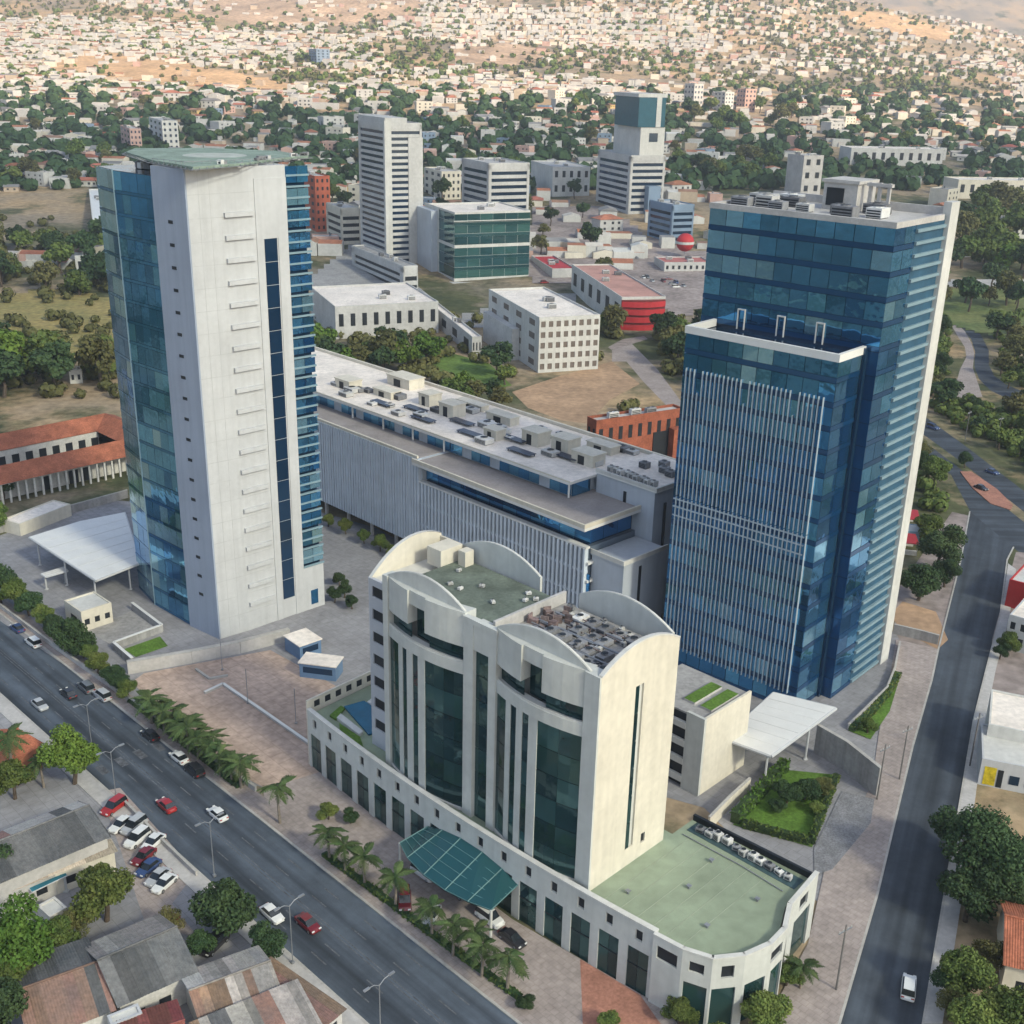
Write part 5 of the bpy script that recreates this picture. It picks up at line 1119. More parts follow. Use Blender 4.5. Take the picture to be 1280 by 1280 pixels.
def palm(label, px, py, h=7.0, s=1.0, group=None, nf=13):
    g = G(px, py); t = thing('palm_tree', label, 'palm', (*g, .1), random.uniform(0, 6), group); t.scale = (s, s, s)
    key = round(h)
    if key not in TRK: TRK[key] = MB().tube([(0, 0, 0), (.1, .05, key * .4), (.12, .1, key * .8), (.05, .05, key)], .22, 8, r2=.13).mesh('trunk', mat('palm_bark', (.20, .17, .14), .95, .3, 3.0))
    link('trunk', TRK[key], t)
    for i in range(nf): link('frond', FR[i % 3], t, (.05, .05, key), rot=(random.uniform(-.15, .15), random.uniform(-.55, .5), i * 2.399 + jit(.2)), scale=(random.uniform(.85, 1.1),) * 3)
    return t
HP = 'palms in front of the hotel'
for i, (x, y) in enumerate(((412, 1076), (432, 1092), (456, 1108), (494, 1135), (540, 1172), (566, 1196), (592, 1206), (602, 1222), (634, 1240))):
    palm(['palm at the far end of the hotel palm strip', 'second palm from the far end of the hotel strip', 'palm before the podium bays left of the teal canopy', 'palm facing the middle of the teal canopy', 'palm beside the dark red car in the hotel drive', 'palm between the parked white and dark cars of the hotel', 'palm nearer the road in the dense hotel palm group', 'palm in the dense group before the last podium bays', 'last palm of the hotel strip, beside the round bush'][i], x, y, 5.2, random.uniform(.85, 1.05), HP)
palm('lone palm on the pavement at the corner of the brick lot', 350, 1030, 6.0, 1.0)
for i, (x, y) in enumerate(((190, 905), (206, 917), (222, 929), (236, 940), (248, 950), (262, 958), (276, 970), (290, 980), (302, 986))): palm('young palm on the pavement between boulevard and brick lot', x, y, 4.0, random.uniform(.85, 1.1), 'young palms beside the brick lot')
for i, (x, y) in enumerate(((180, 894), (198, 904), (214, 917), (230, 930), (244, 940), (256, 950), (270, 960), (284, 972))): palm('short palm behind the young palms, against the brick lot wall', x + 5, y - 3, 3.0, random.uniform(.85, 1.1), 'short palms against the brick lot wall', 11)
for k, (x, y, r, key) in enumerate(((54, 766, 15, 'mid'), (68, 778, 14, 'dark'), (112, 814, 13, 'mid'), (148, 850, 13, 'dark2'))): px_tree(key, ['light street tree beside the white entrance canopy', 'dark street tree left of the largest one', 'light street tree between sunken yard and kerb', 'low dark street tree at the planter wall corner'][k], x, y, r, 'street trees along the boulevard')
palm('palm beside the orange-roofed house across the boulevard', 18, 985, 7.0, 1.2)
palm('palm at the kerb between lamp and bright green tree', 55, 985, 5.0, .9)
palm('palm in the planter at the annex of the right street', 1000, 1236, 4.0, .8)

# ================================================================== CARS
def car_proto(colname, rgb, kind):
    body_m = mat('car_paint_' + colname, rgb, .35, .05, 1.0, spec=.5, coat=.6)
    t = thing('car', 'x', 'car', (0, 0, -100)); Lc, Wc = (4.4, 1.78) if kind == 'sedan' else (4.7, 1.9); hb, hr = (.86, 1.44) if kind == 'sedan' else (1.0, 1.78)
    def loft(secs, m, name, par, smooth=True):
        mb = MB(); n = len(secs[0])
        for s in secs: mb.v += s
        for i in range(len(secs) - 1):
            for j in range(n - 1): a = i * n + j; mb.f.append((a, a + 1, a + 1 + n, a + n)); mb.m.append(0)
        mb.f.append(tuple(range(n))[::-1]); mb.f.append(tuple(len(mb.v) - n + k for k in range(n))); mb.m += [0, 0]
        return mb.obj(name, m, par, smooth=False)
    h = Lc / 2; prof = [(-h, .55, .72), (-h + .12, .80, .92), (-h + .7, hb, 1.0), (-.2, hb + .02, 1.0), (h - 1.2, hb - .02, 1.0), (h - .35, hb - .14, .95), (h, .52, .74)]
    loft([[(x, -Wc / 2 * w2, .26), (x, -Wc / 2 * w2, z * .7), (x, -Wc / 2 * w2 * .93, z), (x, Wc / 2 * w2 * .93, z), (x, Wc / 2 * w2, z * .7), (x, Wc / 2 * w2, .26)] for x, z, w2 in prof], body_m, 'body', t)
    gp = [(-h + .55, hb - .02, .86), (-h + 1.15, hr - .05, .72), (.3, hr - .03, .72), (h - 1.15, hb - .04, .84)] if kind == 'sedan' else [(-h + .15, hb - .02, .88), (-h + .4, hr - .05, .8), (.4, hr - .03, .8), (h - 1.15, hb - .04, .86)]
    loft([[(x, -Wc / 2 * .90, hb - .05), (x, -Wc / 2 * w2, z), (x, Wc / 2 * w2, z), (x, Wc / 2 * .90, hb - .05)] for x, z, w2 in gp], mat('car_glass', (.015, .02, .025), .1, spec=.8), 'windows', t)
    (xa, za, _), (xb, zb2, _) = gp[1], gp[2]; MB().prism([(xa + .02, -Wc * .36), (xb, -Wc * .36), (xb, Wc * .36), (xa + .02, Wc * .36)], hr - .06, hr + .015).obj('roof', body_m, t)
    TY = mat('tyre', (.02, .02, .02), .9)
    wm = MB().tube([(0, -.1, 0), (0, .1, 0)], .32, 12).mesh('wheel', TY); rm_ = MB().tube([(0, -.01, 0), (0, .01, 0)], .2, 10).mesh('rim', METAL)
    for x in (-h + .8, h - .85):
        for y in (-Wc / 2 + .08, Wc / 2 - .08): wh_ = link('wheel', wm, t, (x, y, .32)); link('rim', rm_, wh_, (0, math.copysign(.105, y), 0))
    for y in (-Wc * .33, Wc * .33):
        MB().box(h - .16, y - .2, .56, h - .02, y + .2, .72).obj('headlight', mat('lamp_glass', (.7, .7, .68), .2), t); MB().box(-h + .02, y - .2, .60, -h + .1, y + .2, .76).obj('taillight', mat('tail_red', (.30, .01, .01), .3), t)
    return t
CP = {}
def car(colname, rgb, kind, label, px, py, az, group=None):
    k = (colname, kind); g = G(px, py); loc = (*g, .045 if group != 'raised' else .2); rz = rz_of(az) + jit(.03)
    if k not in CP: CP[k] = o = car_proto(colname, rgb, kind); o.location = loc; o.rotation_euler = (0, 0, rz); o['label'] = label
    else: o = copy_tree(CP[k], loc, rz, label)
    o.scale = (.88, .88, .88); return o
Wh, Re, Si, Bk, Dr, Bl, Gy = ('white', (.72, .72, .70)), ('red', (.35, .02, .02)), ('silver', (.42, .43, .44)), ('black', (.02, .02, .025)), ('dark_red', (.16, .01, .015)), ('blue', (.03, .06, .16)), ('grey', (.14, .15, .16))
down, upb = baz, baz + 180
for c in ((Re, 'sedan', 'red car on the boulevard beside a white sedan', 208, 1010, upb), (Wh, 'sedan', 'white sedan driving on the boulevard beside a red car', 272, 1021, upb), (Dr, 'sedan', 'dark red car on the boulevard beside a white car near the small dark tree', 385, 1158, down), (Wh, 'sedan', 'white car on the boulevard next to the small dark tree', 340, 1146, down),
          (Si, 'sedan', 'silver car on the boulevard at the bend of the far lane', 50, 884, down), (Bk, 'sedan', 'black car heading along the boulevard kerb lane by the street trees', 86, 870, upb), (Gy, 'suv', 'grey car behind another in the kerb lane by the street trees', 108, 862, upb), (Si, 'suv', 'silver van in the kerb lane beside the palms', 128, 872, upb),
          (Wh, 'sedan', 'white car waiting by the kerb opposite the young palms', 224, 950, upb), (Bk, 'suv', 'black car at the kerb behind a white one near the young palms', 243, 966, upb), (Bk, 'sedan', 'black car at the kerb beside the brick lot hedge', 188, 922, upb), (Wh, 'suv', 'white car at the kerb under the largest street tree', 42, 806, upb), (Bl, 'sedan', 'blue car among the parked cars under street trees', 22, 788, upb),
          (Wh, 'suv', 'white car driving down the right-hand street', 1135, 1238, 20), (Bl, 'sedan', 'blue car on the far carriageway of the divided road', 1240, 592, 150), (Bk, 'sedan', 'black car beside the brick median', 1226, 612, 150), (Bl, 'suv', 'blue van at the top of the divided road', 1166, 536, 150)): car(c[0][0], c[0][1], *c[1:])
for c in ((Dr, 'suv', 'dark red car parked on the hotel drive by the palms', 506, 1130, down + 40), (Wh, 'suv', 'white van stopped under the teal canopy', 530, 1095, down), (Bk, 'sedan', 'black car stopped beside the white van at the teal canopy', 552, 1102, down), (Si, 'sedan', 'silver car parked between the hotel palms', 540, 1148, down + 60),
          (Wh, 'suv', 'white pickup parked on the hotel drive past the canopy', 612, 1152, down), (Bk, 'sedan', 'black car parked behind the white pickup at the hotel', 640, 1178, down), (Gy, 'sedan', 'grey car leaving the hotel canopy', 572, 1118, down)): o_ = car(c[0][0], c[0][1], *c[1:]); o_.location.z = .19
for i, (c, k, x, y) in enumerate(((Re, 'suv', 143, 1012), (Wh, 'sedan', 152, 1034), (Si, 'suv', 168, 1036), (Wh, 'suv', 172, 1052), (Wh, 'sedan', 192, 1056), (Dr, 'sedan', 180, 1074), (Bl, 'sedan', 186, 1088), (Si, 'sedan', 198, 1100), (Wh, 'sedan', 206, 1108), (Re, 'sedan', 208, 1160), (Bk, 'suv', 268, 1184))):
    car(c[0], c[1], k, ['red car at the upper end of the parked-car yard', 'white sedan beside the red one in the parked-car yard', 'silver van in the parked-car yard', 'white van in the middle of the parked-car yard', 'white sedan nearest the pavement in the parked-car yard', 'dark red sedan in the parked-car yard', 'blue sedan in the parked-car yard', 'silver sedan at the lower end of the yard', 'last white sedan at the lower end of the yard', 'red car parked beside the grey gabled house', 'black car parked beneath the rounded dark tree'][i], x, y, down + 70, 'y')
# ================================================================== BACKGROUND BUILDINGS
RES = []                                                                  # occupied circles (x, y, r)
def free(x, y, r): return all((x - a) ** 2 + (y - b) ** 2 > (r + c) ** 2 for a, b, c in RES)
def solve_len(C, z, d, target):
    lo, hi = 1.0, 160.0; s = 1 if proj(C[0] + d[0] * 50, C[1] + d[1] * 50, z)[0] > proj(C[0], C[1], z)[0] else -1
    for _ in range(40):
        mm = (lo + hi) / 2; x = proj(C[0] + d[0] * mm, C[1] + d[1] * mm, z)[0]
        if (x - target) * s < 0: lo = mm
        else: hi = mm
    return lo
def facade(t, left, W, H, style, nf, wall, gl, nk=0, z0=0.0, ends=.06):
    mp = (lambda s, n, z: (n, s, z)) if left else (lambda s, n, z: (s, n, z)); fh = (H - z0) / nf
    if style == 'slab':
        MB().box(W * ends, .35, z0, W * (1 - ends), .5, H).map(mp).obj('glazing', gl[0], t)
        for f in range(nf): MB().box(W * ends, -.15, z0 + f * fh, W * (1 - ends), .6, z0 + f * fh + fh * .5).map(mp).obj('floor_slab', wall, t)
        for a, b in ((0, W * ends), (W * (1 - ends), W)): MB().box(a, -.3, 0, b, .6, H).map(mp).obj('pier', wall, t)
        MB().box(0, -.3, H - fh * .7, W, .6, H + .6).map(mp).obj('top_band', wall, t)
    elif style == 'glass':
        for f in range(nf):
            for k in range(nk): MB().box(W * k / nk + .05, -.02, z0 + f * fh + fh * .28, W * (k + 1) / nk - .05, .1, z0 + (f + 1) * fh - .05).map(mp).obj('pane', gl[(f * 3 + k * 2 + (k * f) % 3) % len(gl)], t)
            MB().box(0, -.12, z0 + f * fh, W, .1, z0 + f * fh + fh * .26).map(mp).obj('spandrel', gl[-1] if f % 3 else wall, t)
    elif style == 'grid':
        holes = [(W * (k + .22) / nk, W * (k + .80) / nk, z0 + f * fh + fh * .3, z0 + f * fh + fh * .85) for f in range(nf) for k in range(nk)]
        MB().wall(0, W, 0, H, -.35, .0, holes).map(mp).obj('grid_wall', wall, t)
        for h in holes: MB().box(h[0], -.16, h[2], h[1], -.1, h[3]).map(mp).obj('pane', gl[0], t)
    elif style == 'holes':
        for f in range(nf):
            for k in range(nk):
                MB().box(W * (k + .3) / nk, -.03, z0 + f * fh + fh * .35, W * (k + .7) / nk, .02, z0 + f * fh + fh * .8).map(mp).obj('window', gl[0], t)
def bgb(name, label, cat, xc, yb, xl, xr, ytop, azr, right, left, wall, gl=(NAVY,), roof=CONC_L, inset=.4, flat=False, extra=None):
    C = GT(xc, yb); z = C[2]; h = hat(C[0], C[1], ytop) - z; dx, dy = axes(azr)
    wr = solve_len(C, z + h, dx, xr); wl = solve_len(C, z + h, dy, xl)
    t = thing(name, label, cat, C, rz_of(azr))
    MB().box(.62 if left and left[0] == 'slab' else .02, .62 if right and right[0] == 'slab' else .02, -4, wr, wl, h).obj('body', wall, t)
    for spec, lf, W in ((right, 0, wr), (left, 1, wl)):
        if spec: facade(t, lf, W, h, spec[0], spec[1], spec[4] if len(spec) > 4 else wall, gl, spec[2] if len(spec) > 2 else 0, spec[3] if len(spec) > 3 else 0)
    MB().box(.3, .3, h, wr - .3, wl - .3, h + .25).obj('roof', roof, t)
    for a in ((0, 0, wr, .3), (0, wl - .3, wr, wl), (0, .3, .3, wl - .3), (wr - .3, .3, wr, wl - .3)): MB().box(a[0], a[1], h + .003, a[2], a[3], h + .9).obj('parapet', wall, t)
    for k in range(3): plant_unit(t, wr * random.uniform(.2, .8), wl * random.uniform(.2, .8), h + .25, min(3, wr * .3), min(2.2, wl * .3), 1.6, ACW if k else ACG)
    x, y = axes(azr); RES.append((C[0] + x[0] * wr / 2 + y[0] * wl / 2, C[1] + x[1] * wr / 2 + y[1] * wl / 2, max(wr, wl) * .62))
    return t, wr, wl, h, C
W2 = mat('weathered_white', (.50, .49, .47), .8, .12, .1, fine=.08)
TAN = mat('tan_render', (.46, .37, .28), .85, .12, .1, fine=.08)
PINK = mat('pink_render', (.50, .33, .28), .85, .12, .1, fine=.08)
ORANGE = mat('orange_red_render', (.42, .11, .06), .85, .15, .1, fine=.08)
TERRA = mat('terracotta_brick', (.30, .095, .055), .9, .25, .3, fine=.2)
REDM = mat('signal_red', (.45, .03, .035), .6, .1, .2)
YELL = mat('ochre_render', (.48, .36, .16), .85, .12, .1)
BLUEP = mat('dusty_blue_render', (.20, .27, .36), .8, .12, .1)
t, wr, wl, h, C = bgb('apartment_tower', 'slender white tower with horizontal balcony slabs left of the green glass block', 'tower', 484, 332, 448, 527, 156, 62, ('slab', 23), ('slab', 23), W2, (NAVY,))
MB().box(wr * .62, -.5, 0, wr + .4, .6, h - 6).obj('side_pier', W2, t); MB().box(-.5, -.5, 0, wr * .16, 1.4, h + 2).obj('corner_pier', OFFWHITE, t); MB().box(0, 0, h + .9, wr * .6, wl, h + 3.2).obj('penthouse', W2, t)
t, wr, wl, h, C = bgb('glass_office_block', 'green glass office block with white roof above a red and white podium', 'office block', 568, 352, 534, 663, 268, 66, ('glass', 6, 6, 0), ('glass', 6, 2, 0), OFFWHITE, GL_EMER, ROOFL)
MB().box(-.5, -.5, h - 3.4, wr + .5, -.05, h - 3.0).box(-.3, wl * .55, -3, -.02, wl + 3, h + 1).obj('white_band', OFFWHITE, t)
MB().box(-2.5, -4, -9, wr + 1, wl, -.02).obj('podium', W2, t)
for f in range(3): MB().box(-2.7, -4.2, -8 + f * 2.6, wr + 1.2, -4.0, -7 + f * 2.6).obj('podium_band', REDM if f == 1 else OFFWHITE, t)
for k in range(5): MB().box(-2 + k * wr / 5, -4.4, -9, -1.4 + k * wr / 5, -4.2, -.5).obj('column', OFFWHITE, t)
MB().box(-3.5, wl * .6, -9, -.2, wl * 1.4, h * .97).obj('grey_core', GREYW, t)
bgb('office_slab', 'mid-height white slab block behind the green glass office', 'office block', 610, 300, 578, 662, 206, 64, ('slab', 11, 0, 0), ('slab', 11), W2, (NAVY,))
t, wr, wl, h, C = bgb('stepped_tower', 'stepped white tower with a dark glass top beyond the car park', 'tower', 785, 268, 748, 832, 196, 70, ('slab', 9), ('slab', 9), W2, (NAVY,))
MB().box(wr * .25, 1, h, wr * .95, wl * .8, h * 1.5).obj('upper_block', OFFWHITE, t); MB().box(wr * .5, .9, h * 1.25, wr * .75, 1.0, h * 1.4).obj('window', NAVY, t)
MB().box(wr * .15, .6, h * 1.5, wr * .92, wl * .7, h * 2.0).obj('glass_top', mat('dark_teal_panel', (.02, .10, .14), .25, .1), t); MB().box(wr * .66, .4, h * 1.5, wr * .80, .6, h * 2.0).box(wr * .12, .4, h * 2.0, wr * .95, wl * .72, h * 2.06).obj('white_frame', OFFWHITE, t)
MB().box(wr * .45, -6, -3, wr * .8, 0, h * .5).obj('front_annex', BLUEP, t)
t, wr, wl, h, C = bgb('white_hotel', 'white block with a grid of square windows above the bare field', 'hotel', 672, 466, 611, 750, 400, 70, ('grid', 5, 8, 0), ('holes', 4, 4, 0), OFFWHITE, (mat('dark_brown_pane', (.16, .13, .11), .6),), ROOFL)  # dark brown panes set in the window grid
MB().box(-3, wl * .35, -2, -.1, wl * .95, h * .62).obj('side_annex', W2, t)
t, wr, wl, h, C = bgb('market_hall', 'wide low hall with a pale roof behind the long office block', 'hall', 420, 424, 388, 548, 386, 68, ('holes', 1, 9, 1), None, W2, (DARK,), ROOFL)
t, wr, wl, h, C = bgb('parking_deck', 'open slatted parking deck below the slender white tower', 'car park', 505, 368, 440, 522, 335, 62, ('slab', 3), ('slab', 4, 0, 0), W2, (DARK,), CONC)
bgb('low_terrace_block', 'low white building with a patchy roof beside the white grid block', 'building', 590, 446, 514, 602, 424, 72, ('holes', 1, 3, 0), ('holes', 1, 6, 0), W2, (DARK,), ROOFL)
t, wr, wl, h, C = bgb('red_mall', 'red-fronted shopping building with banded curved facade', 'shop', 775, 412, 715, 832, 374, 78, None, ('holes', 1, 6, 0), OFFWHITE, (DARK,), mat('pink_roof', (.50, .27, .22), .85, .2, .1))
for f in range(4):
    P_ = [(wr * i / 8, -2.5 * math.sin(math.pi * i / 8) - .4) for i in range(9)] + [(wr, .3), (0, .3)]; MB().prism(P_, f * h / 4, f * h / 4 + h * .17, 0, bottom=True).obj('red_band', REDM, t)
MB().prism([(wr * i / 8, -2.0 * math.sin(math.pi * i / 8) - .1) for i in range(9)] + [(wr, .2), (0, .2)], 0, h - .3).obj('shopfront', mat('red_glass', (.16, .03, .03), .4), t)
t, wr, wl, h, C = bgb('red_hall', 'orange-red hall with a grey roof behind the long office block', 'hall', 742, 602, 734, 854, 530, 60, ('holes', 2, 9, 0), ('holes', 2, 2, 0), TERRA, (DARK,), CONC_L)
MB().box(wr * .66, -.2, 0, wr * .86, .3, h * .7).obj('gateway', DARK, t); MB().box(wr * .84, -2.5, 0, wr * .98, 0, h * .75).obj('buttress', TERRA, t)
bgb('midrise_block', 'blue banded mid-rise beside the red balloon', 'office block', 838, 305, 812, 868, 258, 66, ('slab', 6), ('slab', 6), BLUEP, (NAVY,), W2)
bgb('orange_block', 'orange-red apartment block behind the helipad tower', 'apartment block', 396, 290, 372, 412, 222, 60, ('holes', 7, 3, 0), ('holes', 7, 3, 0), ORANGE, (DARK,))
bgb('cream_flats', 'cream flats between orange block and slender white tower', 'apartment block', 428, 306, 408, 450, 262, 64, ('slab', 5), ('slab', 5), CREAM, (DARK,))
bgb('small_flats', 'small cream flats right of the slender white tower', 'apartment block', 552, 250, 530, 576, 216, 66, ('holes', 4, 4, 0), ('holes', 4, 3, 0), CREAM, (DARK,))
bgb('white_store', 'white flat-roofed store behind the mid-height slab', 'shop', 690, 246, 664, 738, 210, 74, ('holes', 2, 5, 0), None, OFFWHITE, (DARK,))
bgb('white_shed', 'long white shed beside the left-hand trees', 'shed', 118, 300, 76, 140, 276, 70, None, None, OFFWHITE, (DARK,), STEEL_W)
bgb('white_depot', 'rounded white depot below the long white shed', 'shed', 96, 345, 66, 150, 322, 78, ('holes', 1, 5, 0), None, OFFWHITE, (DARK,), STEEL_W)
bgb('concrete_frame', 'unfinished concrete block behind the roof of the blue tower', 'building', 1000, 245, 985, 1030, 196, 66, ('holes', 3, 2, 0), None, CONC_L, (DARK,))
bgb('long_white_mall', 'long white commercial hall on the right behind the blue tower', 'hall', 1195, 248, 1180, 1345, 226, 84, ('holes', 1, 12, 0), None, CREAM, (DARK,), ROOFL)
bgb('striped_hall', 'long pale hall with red end wall right of the concrete block', 'hall', 1062, 206, 1050, 1180, 186, 84, ('holes', 1, 10, 0), None, W2, (DARK,), ROOFL)
for k, (a, lab) in enumerate((((866, 138, 856, 880, 106), 'pale grey flats beyond the dark tree belt'), ((905, 140, 893, 918, 116), 'white flats in the middle of the far apartment group'), ((930, 140, 922, 946, 112), 'pink-sided flats at the end of the far apartment group'), ((396, 80, 386, 412, 62), 'grey-blue block standing alone on the sunlit hillside'), ((205, 188, 186, 222, 152), 'white block of flats behind the helipad deck'), ((165, 196, 150, 176, 162), 'narrow salmon block left of the helipad deck'))):
    bgb('far_flats', lab, 'apartment block', a[0], a[1], a[2], a[3], a[4], 64, ('holes', 5, 3, 0), ('holes', 5, 3, 0), (W2, OFFWHITE, PINK, BLUEP, OFFWHITE, PINK)[k], (NAVY,))
bgb('country_house', 'white house among trees right of the blue tower pier', 'house', 1240, 300, 1225, 1285, 282, 76, ('holes', 1, 5, 0), None, OFFWHITE, (DARK,), ROOFL)
bgb('yard_shed', 'pale shed at the edge of the green field', 'shed', 1190, 322, 1182, 1215, 310, 78, None, None, W2, (DARK,), ROOFL)
bgb('red_canopy_hall', 'low red-roofed forecourt beside the green glass block', 'shop', 690, 348, 664, 720, 338, 76, None, None, W2, (DARK,), REDM)
bgb('red_kiosk_row', 'low red-roofed row below the red balloon', 'shop', 830, 340, 818, 890, 330, 80, ('holes', 1, 8, 0), None, W2, (DARK,), mat('faded_red_roof', (.45, .16, .14), .85))
bgb('white_cabin', 'small white cabin among trees left of the helipad tower', 'cabin', 88, 480, 80, 102, 466, 70, ('holes', 1, 2, 0), None, OFFWHITE, (DARK,), STEEL_W)
# red advertising balloon
Cb = GT(855, 322); zb_ = hat(Cb[0], Cb[1], 303); dist = math.hypot(Cb[0], Cb[1]); Rb = 11 * dist / FPX; RES.append((Cb[0], Cb[1], 16))
t = thing('advertising_balloon', 'round red advertising balloon with a white band', 'balloon', Cb)
mb = MB(); n, m_ = 16, 10
for i in range(m_ + 1):
    ph = math.pi * i / m_
    for j in range(n): th = 2 * math.pi * j / n; mb.v.append((Rb * math.sin(ph) * math.cos(th), Rb * math.sin(ph) * math.sin(th), zb_ - Cb[2] - Rb * math.cos(ph)))
for i in range(m_):
    for j in range(n): a, b = i * n + j, i * n + (j + 1) % n; mb.f.append((a, b, b + n, a + n)); mb.m.append(0)
mb.obj('envelope', REDM, t, smooth=True)
mb = MB(); r2 = Rb * 1.012
for j in range(n):
    a, b = 2 * math.pi * j / n, 2 * math.pi * (j + 1) / n; mb.face([(r2 * math.cos(a), r2 * math.sin(a), zb_ - Cb[2] - Rb * .14), (r2 * math.cos(b), r2 * math.sin(b), zb_ - Cb[2] - Rb * .14), (r2 * math.cos(b), r2 * math.sin(b), zb_ - Cb[2] + Rb * .14), (r2 * math.cos(a), r2 * math.sin(a), zb_ - Cb[2] + Rb * .14)])
mb.obj('band', OFFWHITE, t); MB().tube([(0, 0, 0), (0, 0, zb_ - Cb[2] - Rb * .98)], .12, 6).obj('tether', METAL, t)

# ================================================================== HOUSES THAT CAN BE TOLD APART
def house_proto(w_, d, h, roof, wall_m, roof_m, ridge=1.6, floors=1):
    t = thing('house', 'x', 'house', (0, 0, -100)); MB().box(-w_ / 2, -d / 2, -3, w_ / 2, d / 2, h).obj('wall', wall_m, t)
    if roof == 'gable':
        a, b = w_ / 2 + .5, d / 2 + .5; mb = MB(); mb.face([(-a, -b, h), (a, -b, h), (a, 0, h + ridge), (-a, 0, h + ridge)]); mb.face([(a, b, h), (-a, b, h), (-a, 0, h + ridge), (a, 0, h + ridge)]); mb.face([(-a, -b, h), (-a, 0, h + ridge), (-a, b, h)]); mb.face([(a, -b, h), (a, b, h), (a, 0, h + ridge)]); mb.obj('roof', roof_m, t)
    elif roof == 'hip':
        a, b = w_ / 2 + .5, d / 2 + .5; r = max(0, a - b); mb = MB(); mb.face([(-a, -b, h), (a, -b, h), (r, 0, h + ridge), (-r, 0, h + ridge)]); mb.face([(a, b, h), (-a, b, h), (-r, 0, h + ridge), (r, 0, h + ridge)]); mb.face([(-a, -b, h), (-r, 0, h + ridge), (-a, b, h)]); mb.face([(a, -b, h), (a, b, h), (r, 0, h + ridge)]); mb.obj('roof', roof_m, t)
    else:
        mb = MB(); a, b = w_ / 2 - .2, d / 2 - .2; mb.box(-a, -b, h, a, b, h + .1); mb.obj('roof', roof_m, t)
        mb = MB().box(-w_ / 2, -d / 2, h + .001, w_ / 2, -d / 2 + .2, h + .7).box(-w_ / 2, d / 2 - .2, h + .001, w_ / 2, d / 2, h + .7).box(-w_ / 2, -d / 2 + .2, h + .001, -w_ / 2 + .2, d / 2 - .2, h + .7).box(w_ / 2 - .2, -d / 2 + .2, h + .001, w_ / 2, d / 2 - .2, h + .7); mb.obj('parapet', wall_m, t)
        MB().tube([(w_ * .2, d * .15, h + .1), (w_ * .2, d * .15, h + 1.5)], .6, 8).obj('water_tank', ACG, t)
    for f in range(floors):
        for x in ((-.3, .05, .32) if w_ > 10 else (-.22, .24)): MB().box(w_ * x - .7, -d / 2 - .04, .9 + f * 3, w_ * x + .7, -d / 2 + .02, 2.2 + f * 3).obj('window', DARK, t)
    return t
RR = mat('weathered_red_roof', (.34, .13, .08), .9, .25, .1, rnd=.25, fine=.15); GRR = mat('grey_roof_far', (.24, .23, .225), .85, .2, .1, rnd=.25); PR = mat('pale_roof_far', (.50, .46, .41), .85, .15, .1, rnd=.15); RUR = mat('rust_roof_far', (.25, .14, .10), .9, .25, .1, rnd=.25)
HPROT = [(house_proto(*a), l) for a, l in (((11, 8, 3.2, 'gable', OFFWHITE, RR), 'small white house with a weathered red gabled roof'), ((12, 9, 3.4, 'hip', CREAM, RR), 'cream house with a red hipped roof'), ((12, 10, 6.2, 'flat', W2, PR, 1.6, 2), 'two-storey white flat-roofed house'), ((14, 10, 6.4, 'flat', PINK, PR, 1.6, 2), 'two-storey pink flat-roofed house'), ((10, 8, 3.2, 'gable', TAN, GRR), 'small tan house with a grey gabled roof'), ((13, 9, 3.6, 'gable', W2, PR), 'white house with a pale gabled sheet roof'),
          ((15, 11, 6.3, 'gable', OFFWHITE, GRR, 2.0, 2), 'two-storey white house with a grey gabled roof'), ((11, 9, 3.3, 'gable', YELL, RUR), 'ochre house with a rusty gabled roof'), ((18, 12, 9.4, 'flat', W2, PR, 1.6, 3), 'three-storey white flat-roofed block'), ((16, 11, 9.2, 'flat', CREAM, GRR, 1.6, 3), 'three-storey cream flat-roofed block'), ((14, 10, 6.4, 'hip', W2, RR, 2.2, 2), 'two-storey white house with a red hipped roof'), ((13, 9, 6.0, 'flat', BLUEP, PR, 1.6, 2), 'two-storey blue flat-roofed house'))]
used = [False] * len(HPROT)
ZONES = [((-40, 1320, 120, 150), 'on the rise below the sunlit hills', 110), ((-40, 1320, 150, 200), 'on the shaded slope behind the towers', 120), ((-40, 140, 200, 268), 'left of the helipad tower', 26), ((385, 900, 200, 330), 'beyond the green glass block', 40), ((1175, 1330, 196, 300), 'beyond the trees by the blue tower', 16)]
nh = 0
for (xa, xb, ya, yb), where, n in ZONES:
    k = 0; tries = 0
    while k < n and tries < n * 6:
        tries += 1; g = GT(random.uniform(xa, xb), random.uniform(ya, yb))
        if g is None: continue
        i = random.choices(range(len(HPROT)), [3, 2, 3, 1.5, 2, 3, 2, 1, 1.2, 1, 2, .7])[0]; p, lab = HPROT[i]
        if not free(g[0], g[1], 7.5): continue
        RES.append((g[0], g[1], 6.5)); rz = math.radians(random.choice((8, 28, -22, 95, 50)) + random.uniform(-8, 8)); s = random.uniform(.85, 1.2)
        label = lab + ' ' + where
        if not used[i]: used[i] = True; p.location = g; p.rotation_euler = (0, 0, rz); p['label'] = label; o = p
        else: o = copy_tree(p, g, rz, label, s)
        o['group'] = label + ' group'; k += 1; nh += 1

